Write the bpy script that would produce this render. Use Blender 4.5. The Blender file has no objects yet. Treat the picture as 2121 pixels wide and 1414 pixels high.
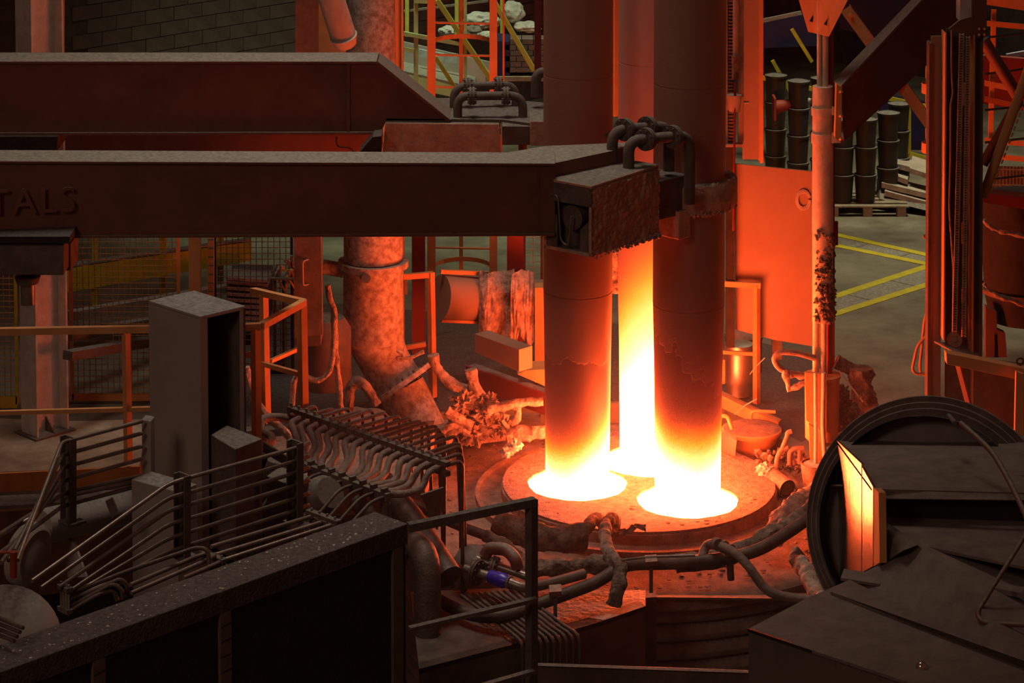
import bpy, bmesh, math, random
from mathutils import Vector as V, Matrix, noise
random.seed(7)
SC = bpy.context.scene; COL = SC.collection
# ------------------------------------------------------------ camera, light, exposure
F, PPY, PIT, CZ = 5400.0, -465.0, 0.0804, 8.62
cp, sp = math.cos(PIT), math.sin(PIT)
cd = bpy.data.cameras.new('camera'); cam = bpy.data.objects.new('camera', cd); COL.objects.link(cam)
cam.location = (0, 0, CZ); cam.rotation_euler = (math.pi/2 - PIT, 0, 0)
cd.sensor_width = 36; cd.lens = 36*F/2121; cd.shift_y = (PPY-707)/2121; cd.clip_end = 300
SC.camera = cam
SC.view_settings.view_transform = 'Standard'; SC.view_settings.look = 'None'
SC.view_settings.gamma = 1; SC.view_settings.use_curve_mapping = False
SC.view_settings.exposure = 0.0
SC.cycles.use_denoising = True
SC.cycles.max_bounces = 6; SC.cycles.diffuse_bounces = 4; SC.cycles.sample_clamp_indirect = 6
w = bpy.data.worlds.new('hall'); SC.world = w; w.use_nodes = True
w.node_tree.nodes['Background'].inputs[0].default_value = (1.0, 0.36, 0.22, 1)
w.node_tree.nodes['Background'].inputs[1].default_value = 0.050
def area(name, loc, size, power, col, target=None, sy=None):
    l = bpy.data.lights.new(name, 'AREA'); l.energy = power; l.color = col
    l.shape = 'RECTANGLE'; l.size = size; l.size_y = sy or size
    o = bpy.data.objects.new(name, l); COL.objects.link(o); o.location = loc
    d = (V(target) - V(loc)) if target else V((0, 0, -1))
    o.rotation_euler = d.to_track_quat('-Z', 'Y').to_euler(); return o
# high-bay hall lamps hung above the frame; the near one is added fill
area('high_bay_lamp_rear', (6.0, 33.5, 12), 2.5, 300, (1, .92, .58)).data.spread = 1.5
area('high_bay_lamp_stair', (-2.0, 32.0, 11), 1.5, 75, (.80, 1, .62), (-1.6, 35.0, 1.5)).data.spread = .9
area('high_bay_lamp_front', (-1.5, 24.5, 15), 4, 120, (1, .84, .68), (-1.3, 22.5, 0)).data.spread = 1.15
area('near_fill_light', (-9, 5, 13), 4, 80, (1, .72, .56), (-1.5, 20, 0)).data.spread = 1.6  # added fill that brightens faces turned to the camera
EMC = (1.0, 0.120, 0.032)

# ------------------------------------------------------------ pixel -> world
def ray(px, py):
    a = (px-1060.5)/F; b = -(py-PPY)/F
    return V((a, cp + b*sp, -sp + b*cp))
def P(px, py, Y):
    d = ray(px, py); return V((0, 0, CZ)) + d*(Y/d.y)
def G(px, py, z):
    d = ray(px, py); return V((0, 0, CZ)) + d*((z-CZ)/d.z)
def m_(px_, Y): return px_*(Y+.6)/F            # pixels -> metres at depth Y
D2 = V((.7071, .7071, 0)); D1 = V((.7071, -.7071, 0)); Z = V((0, 0, 1)); X = V((1, 0, 0)); YY = V((0, 1, 0))

# ------------------------------------------------------------ materials
MATS = {}
def mat(name, c, r=.8, metal=0, c2=None, sc=6, bump=.15, dust=None, bs=None, stretch=None, dthr=.75, spec=.3):
    if name in MATS: return MATS[name]
    m = bpy.data.materials.new(name); m.use_nodes = True; nt = m.node_tree; n = nt.nodes; L = nt.links.new
    b = n['Principled BSDF']; b.inputs['Roughness'].default_value = r; b.inputs['Metallic'].default_value = metal
    b.inputs['Specular IOR Level'].default_value = spec
    tc = n.new('ShaderNodeTexCoord'); co = tc.outputs['Object']
    if stretch:
        mp = n.new('ShaderNodeMapping'); mp.inputs['Scale'].default_value = stretch; L(co, mp.inputs[0]); co = mp.outputs[0]
    nz = n.new('ShaderNodeTexNoise'); nz.inputs['Scale'].default_value = sc; nz.inputs['Detail'].default_value = 8
    nz.inputs['Roughness'].default_value = .65; L(co, nz.inputs['Vector'])
    rp = n.new('ShaderNodeValToRGB'); rp.color_ramp.elements[0].position = .35; rp.color_ramp.elements[1].position = .68
    c2 = c2 or tuple(v*.55 for v in c)
    rp.color_ramp.elements[0].color = (*c2, 1); rp.color_ramp.elements[1].color = (*c, 1); L(nz.outputs[0], rp.inputs[0])
    out = rp.outputs[0]
    if dust:
        g = n.new('ShaderNodeNewGeometry'); sx = n.new('ShaderNodeSeparateXYZ'); L(g.outputs['Normal'], sx.inputs[0])
        mr = n.new('ShaderNodeMapRange'); mr.inputs[1].default_value = dthr-.25; mr.inputs[2].default_value = dthr+.2
        L(sx.outputs[2], mr.inputs[0])
        n2 = n.new('ShaderNodeTexNoise'); n2.inputs['Scale'].default_value = 28; n2.inputs['Detail'].default_value = 6; L(co, n2.inputs['Vector'])
        r2 = n.new('ShaderNodeValToRGB'); r2.color_ramp.elements[0].position = .3; r2.color_ramp.elements[1].position = .75
        r2.color_ramp.elements[0].color = (*[v*.45 for v in dust], 1); r2.color_ramp.elements[1].color = (*dust, 1); L(n2.outputs[0], r2.inputs[0])
        mx = n.new('ShaderNodeMix'); mx.data_type = 'RGBA'; L(mr.outputs[0], mx.inputs[0]); L(out, mx.inputs[6]); L(r2.outputs[0], mx.inputs[7]); out = mx.outputs[2]
    L(out, b.inputs['Base Color'])
    if bump:
        n3 = n.new('ShaderNodeTexNoise'); n3.inputs['Scale'].default_value = bs or sc*5; n3.inputs['Detail'].default_value = 6; L(co, n3.inputs['Vector'])
        bp = n.new('ShaderNodeBump'); bp.inputs['Strength'].default_value = bump; bp.inputs['Distance'].default_value = .02
        L(n3.outputs[0], bp.inputs['Height']); L(bp.outputs[0], b.inputs['Normal'])
    MATS[name] = m; return m
GREYDUST = (.30, .27, .23)
STEEL = mat('dusty_steel', (.30, .24, .20), .75, .0, dust=GREYDUST)
DARK = mat('sooty_steel', (.17, .12, .095), .8, .0, dust=(.22, .20, .17))
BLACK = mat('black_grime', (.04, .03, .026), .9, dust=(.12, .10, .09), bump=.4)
ARM = mat('arm_paint', (.21, .078, .052), .6, 0, c2=(.14, .050, .034), sc=2.5, dust=(.34, .31, .26), spec=.4)
WARM = mat('orange_paint', (.70, .33, .13), .65, c2=(.56, .25, .09), sc=4, bump=.05)
PALE = mat('pale_paint', (.62, .55, .48), .7, c2=(.45, .38, .32), sc=7, bump=.1)
DUCTM = mat('spotted_galvanised', (.58, .50, .42), .6, .0, c2=(.22, .14, .10), sc=14, bump=.25)
ROOF = mat('furnace_scale', (.38, .26, .20), .95, c2=(.18, .12, .09), sc=7, bump=.7, bs=60)
DELTA = mat('refractory', (.36, .26, .21), .95, c2=(.18, .12, .10), sc=16, bump=.9, bs=55)
WRAP = mat('heat_wrap', (.60, .46, .36), .9, c2=(.20, .13, .10), sc=11, bump=1.0, bs=30)
BURNT = mat('burnt_wrap', (.34, .25, .19), .95, c2=(.08, .05, .04), sc=9, bump=1.0, bs=28)
YEL = mat('yellow_paint', (.55, .46, .03), .6, c2=(.38, .30, .02), sc=5, bump=.05)
GRN = mat('pale_green_paint', (.55, .66, .34), .6, c2=(.40, .50, .24), sc=5, bump=.03)
YGR = mat('yellow_green_paint', (.50, .50, .10), .6, c2=(.36, .36, .06), sc=5, bump=.03)
BLUE = mat('blue_paint', (.02, .016, .06), .6, c2=(.014, .01, .045), bump=.03)
VIOLET = mat('bright_blue_paint', (.05, .03, .55), .35, c2=(.04, .02, .42), bump=0, spec=.6)
CONC = mat('concrete', (.21, .185, .14), .9, c2=(.10, .085, .065), sc=1.6, bump=.2, bs=20)
SAND = mat('sandy_floor', (.50, .42, .30), .95, c2=(.30, .23, .16), sc=3.0, bump=.6, bs=25)
BRICK = mat('brick', (.15, .105, .095), .9, c2=(.09, .06, .055), sc=3, bump=.25)
POLEM = mat('cream_pole_paint', (.80, .66, .48), .6, c2=(.60, .46, .32), sc=9, bump=.15)
MORTAR = mat('mortar', (.10, .085, .08), .95, bump=.2)
CAB = mat('spotted_grey_paint', (.36, .30, .27), .7, c2=(.30, .25, .225), sc=2, dust=(.30, .28, .25), bump=.12, bs=40)
PIPE = mat('pipe_steel', (.30, .25, .21), .38, .55, c2=(.20, .15, .12), sc=8, bump=.1, spec=.5)
DPIPE = mat('dark_pipe', (.16, .115, .09), .55, .3, c2=(.09, .06, .05), sc=9, bump=.25)
SHEET = mat('hood_sheet', (.24, .19, .16), .7, .1, c2=(.16, .125, .105), sc=5, bump=.25, bs=30)
STAIN = mat('stainless', (.80, .72, .62), .24, 1.0, c2=(.62, .52, .42), sc=6, bump=.28, bs=9, stretch=(1, 3, .6))
SATIN = mat('satin_sheet', (.60, .50, .42), .42, .9, c2=(.5, .42, .35), sc=3, bump=.05)
CHROME = mat('chrome', (.85, .8, .75), .12, 1.0, bump=0)
WHITE = mat('white_cloth', (.62, .60, .55), .9, c2=(.42, .40, .36), sc=8, bump=.4)
CANS = mat('pail_plastic', (.040, .034, .03), .5, c2=(.03, .025, .022), sc=3, dust=(.22, .205, .195), bump=.05)
CHAIN = mat('greased_chain', (.60, .42, .30), .5, .2, bump=.2)
KICK = mat('orange_kickplate', (.45, .14, .03), .6, c2=(.3, .09, .02), sc=4, bump=.1)
RUSTP = mat('rusty_panel', (.16, .055, .025), .7, c2=(.07, .03, .018), sc=3, bump=.1)
REDP = mat('dark_red_paint', (.32, .05, .03), .6, c2=(.24, .035, .02), sc=2, bump=.05)
HOSE = mat('hose_rubber', (.28, .20, .16), .6, c2=(.17, .115, .09), sc=12, bump=.4, bs=30)
RUBBER = mat('black_rubber', (.03, .025, .02), .6, bump=.1)
PLANK = mat('grey_planks', (.42, .36, .30), .85, c2=(.28, .23, .19), sc=5, bump=.3)
TEAL = mat('pale_teal_paint', (.38, .46, .48), .6, bump=.05)
PANELW = mat('primed_plate', (.36, .24, .16), .75, c2=(.29, .18, .12), sc=1.4, bump=.08, bs=12)
WOOD = mat('dry_wood', (.30, .24, .17), .9, bump=.3)

def glow_mat(name, z0, tilt_axis, tilt, base, spread=1.0, crust=True, crustz=1.3, ctilt=0):
    """graphite: cold grey-black above, incandescence set by height (temperature) below; z measured along the electrode"""
    m = bpy.data.materials.new(name); m.use_nodes = True; nt = m.node_tree; n = nt.nodes; L = nt.links.new
    b = n['Principled BSDF']
    tc = n.new('ShaderNodeTexCoord'); g = n.new('ShaderNodeNewGeometry')
    sx = n.new('ShaderNodeSeparateXYZ'); L(g.outputs['Position'], sx.inputs[0])
    def math_(op, a, b_=None, c=None):
        q = n.new('ShaderNodeMath'); q.operation = op
        for i, v in enumerate((a, b_, c)):
            if v is None: continue
            if isinstance(v, (int, float)): q.inputs[i].default_value = v
            else: L(v, q.inputs[i])
        return q.outputs[0]
    h = math_('SUBTRACT', sx.outputs[2], z0)
    cx, cy, dx, dy = tilt_axis
    tx = math_('MULTIPLY', math_('SUBTRACT', sx.outputs[0], cx), dx*tilt)
    ty = math_('MULTIPLY', math_('SUBTRACT', sx.outputs[1], cy), dy*tilt)
    t = math_('SUBTRACT', h, math_('ADD', tx, ty))
    nz = n.new('ShaderNodeTexNoise'); nz.inputs['Scale'].default_value = 3.5; nz.inputs['Detail'].default_value = 3; L(g.outputs['Position'], nz.inputs['Vector'])
    fz = n.new('ShaderNodeTexNoise'); fz.inputs['Scale'].default_value = 90; fz.inputs['Detail'].default_value = 2; L(g.outputs['Position'], fz.inputs['Vector'])
    t = math_('ADD', t, math_('MULTIPLY', math_('SUBTRACT', nz.outputs[0], .5), .10))
    t = math_('ADD', t, math_('MULTIPLY', math_('SUBTRACT', fz.outputs[0], .5), .13))
    t = math_('DIVIDE', t, 2.6*spread)
    rp = n.new('ShaderNodeValToRGB'); cr = rp.color_ramp; L(t, rp.inputs[0])
    # log10 of the radiance, packed: v = (log10 S + 2)/4
    pts = [(0, 62), (.08, 48), (.115, 20), (.15, 8.5), (.19, 4), (.225, 1.7), (.265, .70), (.33, .26), (.44, .10), (.60, .03), (.85, .01)]
    while len(cr.elements) < len(pts): cr.elements.new(.5)
    for e, (p, s) in zip(cr.elements, pts):
        e.position = p; v = (math.log10(s)+2)/4.5; e.color = (v, v, v, 1)
    S = math_('POWER', 10.0, math_('SUBTRACT', math_('MULTIPLY', rp.outputs[0], 4.5), 2.0))
    L(S, b.inputs['Emission Strength'])
    r3 = n.new('ShaderNodeValToRGB'); c3 = r3.color_ramp; L(t, r3.inputs[0])      # colour of the glow by temperature
    cs = [(0, EMC), (.155, (1, .12, .028)), (.19, (1, .12, .008)), (.23, (1, .105, .008)), (.275, (1, .075, .020)), (.4, (1, .055, .022))]
    while len(c3.elements) < len(cs): c3.elements.new(.5)
    for e, (p, c) in zip(c3.elements, cs): e.position = p; e.color = (*c, 1)
    L(r3.outputs[0], b.inputs['Emission Color'])
    # crust edge (loose scale still clinging above the glowing zone)
    n4 = n.new('ShaderNodeTexNoise'); n4.inputs['Scale'].default_value = 5.0; n4.inputs['Detail'].default_value = 9; n4.inputs['Roughness'].default_value = .6; L(g.outputs['Position'], n4.inputs['Vector'])
    ez0 = math_('ADD', h, math_('MULTIPLY', math_('SUBTRACT', sx.outputs[0], cx), ctilt))
    ez = math_('ADD', ez0, math_('MULTIPLY', math_('SUBTRACT', n4.outputs[0], .5), .9))
    ed = n.new('ShaderNodeMapRange'); ed.inputs[1].default_value = crustz-.015; ed.inputs[2].default_value = crustz+.015; L(ez, ed.inputs[0])
    mx = n.new('ShaderNodeMix'); mx.data_type = 'RGBA'; L(ed.outputs[0], mx.inputs[0])
    mx.inputs[6].default_value = (*[v*(.55 if crust else 1) for v in base], 1); mx.inputs[7].default_value = (*[v*(.8 if crust else 1) for v in base], 1)
    L(mx.outputs[2], b.inputs['Base Color']); b.inputs['Roughness'].default_value = .55; b.inputs['Metallic'].default_value = .25
    bp = n.new('ShaderNodeBump'); bp.inputs['Strength'].default_value = .5; bp.inputs['Distance'].default_value = .01
    bh = math_('ADD', math_('MULTIPLY', ed.outputs[0], 1.5 if crust else 0), math_('MULTIPLY', fz.outputs[0], .35)); L(bh, bp.inputs['Height']); L(bp.outputs[0], b.inputs['Normal'])
    return m
def plain_glow(name, S):
    m = bpy.data.materials.new(name); m.use_nodes = True; b = m.node_tree.nodes['Principled BSDF']
    nz = m.node_tree.nodes.new('ShaderNodeTexNoise'); nz.inputs['Scale'].default_value = 6
    mr = m.node_tree.nodes.new('ShaderNodeMapRange'); mr.inputs[3].default_value = S*.7; mr.inputs[4].default_value = S*1.3
    m.node_tree.links.new(nz.outputs[0], mr.inputs[0]); m.node_tree.links.new(mr.outputs[0], b.inputs['Emission Strength'])
    b.inputs['Base Color'].default_value = (.3, .2, .15, 1); b.inputs['Emission Color'].default_value = (*EMC, 1); return m

# ------------------------------------------------------------ mesh builder
def perp(a, side=None):
    a = a.normalized(); s = V(side) if side is not None else (D2 if abs(a.z) > .9 else Z)
    u = (s - a*s.dot(a)).normalized(); return u, a.cross(u)
def arc(pts, r, n=6):
    """round the corners of a polyline"""
    o = [pts[0]]
    for i in range(1, len(pts)-1):
        p = pts[i]; a = pts[i-1]-p; b = pts[i+1]-p
        k = min(r, a.length*.49, b.length*.49); s = p+a.normalized()*k; e = p+b.normalized()*k
        for j in range(n+1):
            t = j/n; o.append(s*(1-t)**2 + p*2*t*(1-t) + e*t*t)
    o.append(pts[-1]); return o
class MB:
    def __init__(s): s.v = []; s.f = []
    def prism(s, pts, vec):
        n = len(pts); k = len(s.v); vec = V(vec); pts = [V(p) for p in pts]
        s.v += pts + [p+vec for p in pts]
        nrm = sum(((pts[i]-pts[0]).cross(pts[(i+1) % n]-pts[0]) for i in range(1, n)), V((0, 0, 0)))
        fl = nrm.dot(vec) > 0
        a = list(range(k, k+n)); b = list(range(k+n, k+2*n))
        s.f.append(a[::-1] if fl else a); s.f.append(b if fl else b[::-1])
        for i in range(n):
            j = (i+1) % n; q = [a[i], a[j], b[j], b[i]]; s.f.append(q if fl else q[::-1])
        return s
    def box(s, c, dx, dy, dz):
        c = V(c); dx, dy, dz = V(dx), V(dy), V(dz)
        return s.prism([c-dx/2-dy/2-dz/2, c+dx/2-dy/2-dz/2, c+dx/2+dy/2-dz/2, c-dx/2+dy/2-dz/2], dz)
    def bar(s, p0, p1, w, h=None, side=None):
        h = h or w; a = p1-p0; u, q = perp(a, side); u = u*h/2; q = q*w/2
        return s.prism([p0-u-q, p0-u+q, p0+u+q, p0+u-q], a)
    def ibeam(s, p0, p1, w, h, t=.02, side=None):
        """flanges w wide, h apart along side"""
        a = p1-p0; u, q = perp(a, side)
        for k in (-1, 1):
            c = u*(k*(h/2-t/2)); s.prism([p0+c-u*t/2-q*w/2, p0+c-u*t/2+q*w/2, p0+c+u*t/2+q*w/2, p0+c+u*t/2-q*w/2], a)
        hh = h/2-t; s.prism([p0-u*hh-q*t/2, p0-u*hh+q*t/2, p0+u*hh+q*t/2, p0+u*hh-q*t/2], a); return s
    def tube(s, pts, r, n=10, rough=0, caps=True, fs=6, dens=None):
        pts = [V(p) for p in pts]
        if dens:
            o = []
            for a, b in zip(pts, pts[1:]):
                m = max(1, int((b-a).length/dens)); o += [a.lerp(b, i/m) for i in range(m)]
            pts = o+[pts[-1]]
        k = len(s.v); N = len(pts); u = None
        for i, p in enumerate(pts):
            t = (pts[min(i+1, N-1)]-pts[max(i-1, 0)]).normalized()
            if u is None: u, _ = perp(t, X if abs(t.x) < .8 else Z)
            else: u = (u-t*u.dot(t)).normalized()
            q = t.cross(u); rr = r[i*(len(r)-1)//max(1, N-1)] if isinstance(r, (list, tuple)) else r
            for j in range(n):
                an = 2*math.pi*j/n; d = u*math.cos(an)+q*math.sin(an); f = 1
                if rough: f += rough*noise.fractal((p+d*rr)*fs, 1, 2, 3)
                s.v.append(p+d*rr*f)
        for i in range(N-1):
            for j in range(n):
                a = k+i*n+j; b = k+i*n+(j+1) % n; s.f.append([a, b, b+n, a+n])
        if caps: s.f.append([k+j for j in range(n)][::-1]); s.f.append([k+(N-1)*n+j for j in range(n)])
        return s
    def cyl(s, p0, p1, r, r1=None, n=20): return s.tube([p0, p1], [r, r if r1 is None else r1], n)
    def lathe(s, c, prof, n=48, ax=Z, a0=0, a1=2*math.pi):
        """profile [(r, h)] about ax through c"""
        c = V(c); ax = V(ax).normalized(); u, q = perp(ax, X if abs(ax.x) < .8 else YY); k = len(s.v); M = len(prof)
        full = abs(a1-a0-2*math.pi) < 1e-6; NN = n if full else n+1
        for i in range(NN):
            an = a0+(a1-a0)*i/n; d = u*math.cos(an)+q*math.sin(an)
            for r, h in prof: s.v.append(c+d*r+ax*h)
        for i in range(n):
            for j in range(M-1):
                a = k+i*M+j; b = k+((i+1) % NN)*M+j; s.f.append([a, a+1, b+1, b][::-1])
        return s
    def blob(s, c, r, sub=3, rough=.35, fs=4, sq=(1, 1, 1)):
        bm = bmesh.new(); bmesh.ops.create_icosphere(bm, subdivisions=sub, radius=1)
        k = len(s.v); c = V(c)
        for v in bm.verts:
            d = v.co.copy(); f = 1+rough*noise.fractal(d*fs*.5+c*3, 1, 2, 4)
            s.v.append(c+V((d.x*r*sq[0], d.y*r*sq[1], d.z*r*sq[2]))*f)
        for f in bm.faces: s.f.append([k+v.index for v in f.verts])
        bm.free(); return s
    def grid(s, fn, nu, nv, thick=None):
        k = len(s.v)
        for i in range(nu+1):
            for j in range(nv+1): s.v.append(V(fn(i/nu, j/nv)))
        for i in range(nu):
            for j in range(nv):
                a = k+i*(nv+1)+j; s.f.append([a, a+nv+1, a+nv+2, a+1])
        return s
def bbox(vs):
    return V((min(v.x for v in vs), min(v.y for v in vs), min(v.z for v in vs))), V((max(v.x for v in vs), max(v.y for v in vs), max(v.z for v in vs)))
def mk(name, mb, m, origin, parent=None, bevel=0):
    me = bpy.data.meshes.new(name); me.from_pydata([tuple(v-origin) for v in mb.v], [], mb.f); me.materials.append(m)
    me.polygons.foreach_set('use_smooth', [True]*len(me.polygons)); me.set_sharp_from_angle(angle=.7)
    o = bpy.data.objects.new(name, me); COL.objects.link(o); o.location = origin
    if parent: o.parent = parent
    if bevel:
        bv = o.modifiers.new('edge', 'BEVEL'); bv.width = bevel; bv.segments = 2; bv.limit_method = 'ANGLE'
    return o
class Thing:
    def __init__(s, name, label=None, cat=None, group=None, kind=None):
        s.name, s.label, s.cat, s.group, s.kind = name, label, cat, group, kind; s.parts = []
    def part(s, name, mb, m, parent=None, label=None, kind=None, bevel=0):
        s.parts.append((name, mb, m, parent, label, kind, bevel)); return len(s.parts)-1
    def done(s):
        lo, hi = bbox([v for p in s.parts for v in p[1].v]); c = V(((lo.x+hi.x)/2, (lo.y+hi.y)/2, lo.z))
        if len(s.parts) == 1:
            p = s.parts[0]; root = mk(s.name, p[1], p[2], c, None, p[6])
        else:
            root = bpy.data.objects.new(s.name, None); COL.objects.link(root); root.location = c; root.empty_display_size = .2
            obs = []; org = []
            for (nm, mb, m, par, lab, kind, bv) in s.parts:
                l2, h2 = bbox(mb.v); pc = (l2+h2)/2
                o = mk(nm, mb, m, pc, None, bv)
                if par is None: o.parent = root; o.location = pc-c
                else: o.parent = obs[par]; o.location = pc-org[par]
                if lab: o['label'] = lab
                if kind: o['kind'] = kind
                obs.append(o); org.append(pc)
        if s.label: root['label'] = s.label
        if s.cat: root['category'] = s.cat
        if s.group: root['group'] = s.group
        if s.kind: root['kind'] = s.kind
        return root
def one(name, mb, m, label=None, cat=None, group=None, kind=None, bevel=0):
    t = Thing(name, label, cat, group, kind); t.part(name, mb, m, bevel=bevel); return t.done()
def copy_tree(o, d, label=None, parent=None):
    c = o.copy(); COL.objects.link(c)
    if parent: c.parent = parent
    else:
        c.location = o.location + V(d)
        if label: c['label'] = label
    for ch in [q for q in o.children]: copy_tree(ch, None, None, c)
    return c
def pp(Y, *xy):                                  # several photo points at one depth (or (x, y, depth))
    return [P(q[0], q[1], q[2] if len(q) > 2 else Y) for q in xy]
# ============================================================ SETTING
fl = [G(*q, 0) for q in ((-300, 992), (290, 968), (300, 905), (560, 890), (900, 856), (1100, 835), (1500, 835), (1640, 925), (1900, 1000), (2300, 1060))]
fl += [V((30, 30, 0)), V((30, 62, 0)), V((-30, 62, 0)), V((-30, 26, 0))]
ft = Thing('floor', kind='structure')
ft.part('slab', MB().prism(fl, (0, 0, -.25)), CONC)
sand = [G(*q, .004) for q in ((-200, 986), (288, 964), (300, 905), (300, 868), (140, 872), (-200, 858))]
ft.part('sandy_patch', MB().prism(sand, (0, 0, -.02)), SAND)
shade_pts = [G(*q, .002) for q in ((395, 700), (470, 640), (700, 628), (1000, 655), (1250, 668), (1500, 690), (1720, 745), (1760, 850), (1660, 915), (1500, 830), (1100, 831), (900, 853), (600, 880), (400, 885))]
ft.part('floor_shade', MB().prism(shade_pts, (0, 0, -.01)), BLACK)  # flat black sheet painting the shade on the floor behind the furnace
# painted walkway with steel cover plates
def strip(a, b, w, z=.006):
    p, q = G(*a, z), G(*b, z); d = (q-p).normalized(); s = V((-d.y, d.x, 0))*w/2
    return MB().prism([p-s, q-s, q+s, p+s], (0, 0, -.012))
for a, b, w in (((1700, 478), (1960, 536), .13), ((1700, 501), (1960, 554), .13), ((1690, 626), (1960, 538), .13), ((1690, 662), (1960, 576), .13)):
    ft.part('painted_line', strip(a, b, w), YEL)
for k in range(3):
    a = (1700+k*88, 490+k*19.5); b = (a[0]+84, a[1]+18.6); ft.part('cover_plate', strip(a, b, .25, .003), TEAL if 0 else STEEL)
for k in range(3):
    a = (1692+k*90, 645-k*29.3); b = (a[0]+87, a[1]-28.3); i = ft.part('cover_plate', strip(a, b, .42, .003), STEEL)
ft.done()
one('floor', MB().prism([V((-30, 5, -3)), V((30, 5, -3)), V((30, 34, -3)), V((-30, 34, -3))], (0, 0, -.2)), CONC, kind='structure')
# brick walls: bricks proud of the mortar plane where the camera can tell them apart
def brick_wall(name, p0, d, L, H, z0, z1, s0, s1, bl, bh, maxn=290):
    n = V((d.y, -d.x, 0)); n = n if n.y < 0 else -n
    t = Thing(name, kind='structure')
    t.part('mortar_face', MB().prism([p0, p0+d*L, p0+d*L+Z*H, p0+Z*H], -n*.3), MORTAR)
    z = z0; row = 0; cnt = 0; rest = MB(); nr = 0
    while z < z1:
        s = s0 + (bl/2 if row % 2 else 0)
        while s < s1:
            q = p0+d*(s+.006)+Z*(z-p0.z+.006); out = .012+random.random()*.012
            b = [q, q+d*(bl-.012), q+d*(bl-.012)+Z*(bh-.012), q+Z*(bh-.012)]
            if cnt < maxn: t.part('brick', MB().prism(b, n*out), BRICK); cnt += 1
            else: rest.prism(b, n*out); nr += 1
            s += bl
        z += bh; row += 1
    if nr: t.part('brickwork', rest, BRICK, kind='stuff')
    t.done()
wl0 = V((-9, 32.3, 0)); brick_wall('wall_left', wl0, D2, 19.2, 12, 1.2, 3.1, 4.2, 18.5, .50, .20)
wr0 = wl0+D2*19.2; brick_wall('wall_right', wr0, D1, 16, 12, 1.6, 3.8, .4, 8.2, .40, .20)
# ============================================================ FURNACE
FC = G(1323, 997, 0)
EL = [G(1196, 1000, 0), G(1424, 1035, 0), G(1346, 953, 0)]
def holed_disc(c, R, holes, z0, z1):
    cu = bpy.data.curves.new('tmp', 'CURVE'); cu.dimensions = '2D'; cu.fill_mode = 'BOTH'; cu.extrude = abs(z1-z0)/2
    def circ(x, y, r, n):
        s = cu.splines.new('POLY'); s.points.add(n-1); s.use_cyclic_u = True
        for i in range(n):
            a = 2*math.pi*i/n; rr = r*(1+.012*math.sin(7*a)+.008*math.sin(17*a+1)) if n < 90 else r
            s.points[i].co = (x+rr*math.cos(a), y+rr*math.sin(a), 0, 1)
    circ(0, 0, R, 96)
    for h in holes: circ(h.x-c.x, h.y-c.y, .468, 64)
    o = bpy.data.objects.new('tmp', cu); COL.objects.link(o); bpy.context.view_layer.update()
    me = bpy.data.meshes.new_from_object(o); mb = MB()
    mb.v = [v.co+V((c.x, c.y, (z0+z1)/2)) for v in me.vertices]; mb.f = [list(p.vertices) for p in me.polygons]
    bpy.data.objects.remove(o); bpy.data.curves.remove(cu); return mb
rt = Thing('furnace_roof', 'round furnace roof with raised centre disc and three electrode holes', 'furnace')
rt.part('centre_disc', holed_disc(FC, 1.285, EL, -.09, 0), DELTA)
rt.part('disc_skirt', MB().lathe(FC, [(1.27, -.02), (1.30, -.03), (1.30, -.12), (1.36, -.12), (1.50, -.12), (1.50, -.09), (1.545, -.09), (1.545, -.15)], 96), ROOF)
rt.part('outer_plate', MB().lathe(FC, [(1.52, -.15), (1.8, -.17), (2.1, -.19), (2.3, -.2), (2.34, -.23), (2.34, -.30), (2.2, -.32)], 96), ROOF)
GL = plain_glow('port_glow', 52)
for e in EL: rt.part('electrode_port', MB().lathe(e, [(.27, -.05), (.475, -.05), (.475, -.02), (.452, -.015), (.452, -.04), (.27, -.04)], 48), GL)
rt.done()
st = Thing('furnace_shell', 'banded furnace shell of stacked horizontal cooling pipes below the roof', 'furnace')
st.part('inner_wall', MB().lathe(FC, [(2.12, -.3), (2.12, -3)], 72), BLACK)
for k in range(9):
    z = -.40-.165*k
    st.part('cooling_pipe', MB().lathe(FC+Z*z, [(2.15+.085*math.cos(a), .078*math.sin(a)) for a in [i*math.pi/5 for i in range(11)]], 72), STEEL)
st.part('joint_plate', MB().prism(pp(21.35, (1328, 1238), (1360, 1236), (1360, 1392), (1328, 1392)), (0, .12, 0)), DARK)
st.done()
for k in range(26):                                # loose scale lumps lying on the roof
    a = random.uniform(0, 6.28); r = random.uniform(.2, 1.2) if k < 14 else random.uniform(1.6, 2.2); p = FC+V((r*math.cos(a), r*math.sin(a), 0 if r < 1.3 else -.19))
    if min((p-e).length for e in EL) < .55: continue
lumps = MB()
for k in range(420):
    a = random.uniform(0, 6.28); r = math.sqrt(random.random())*2.25; p = FC+V((r*math.cos(a), r*math.sin(a), 0 if r < 1.27 else (-.12 if r < 1.5 else -.165)))
    if min((V((p.x, p.y, 0))-e).length for e in EL) < .52 or 1.25 < r < 1.34 or 1.47 < r < 1.57: continue
    lumps.blob(p, random.uniform(.008, .022), 1, .5, 5, (1.4, 1.2, .5))
one('scale_crumbs', lumps, DELTA, 'small crumbs of scale scattered over the furnace roof', 'debris', kind='stuff')
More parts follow.
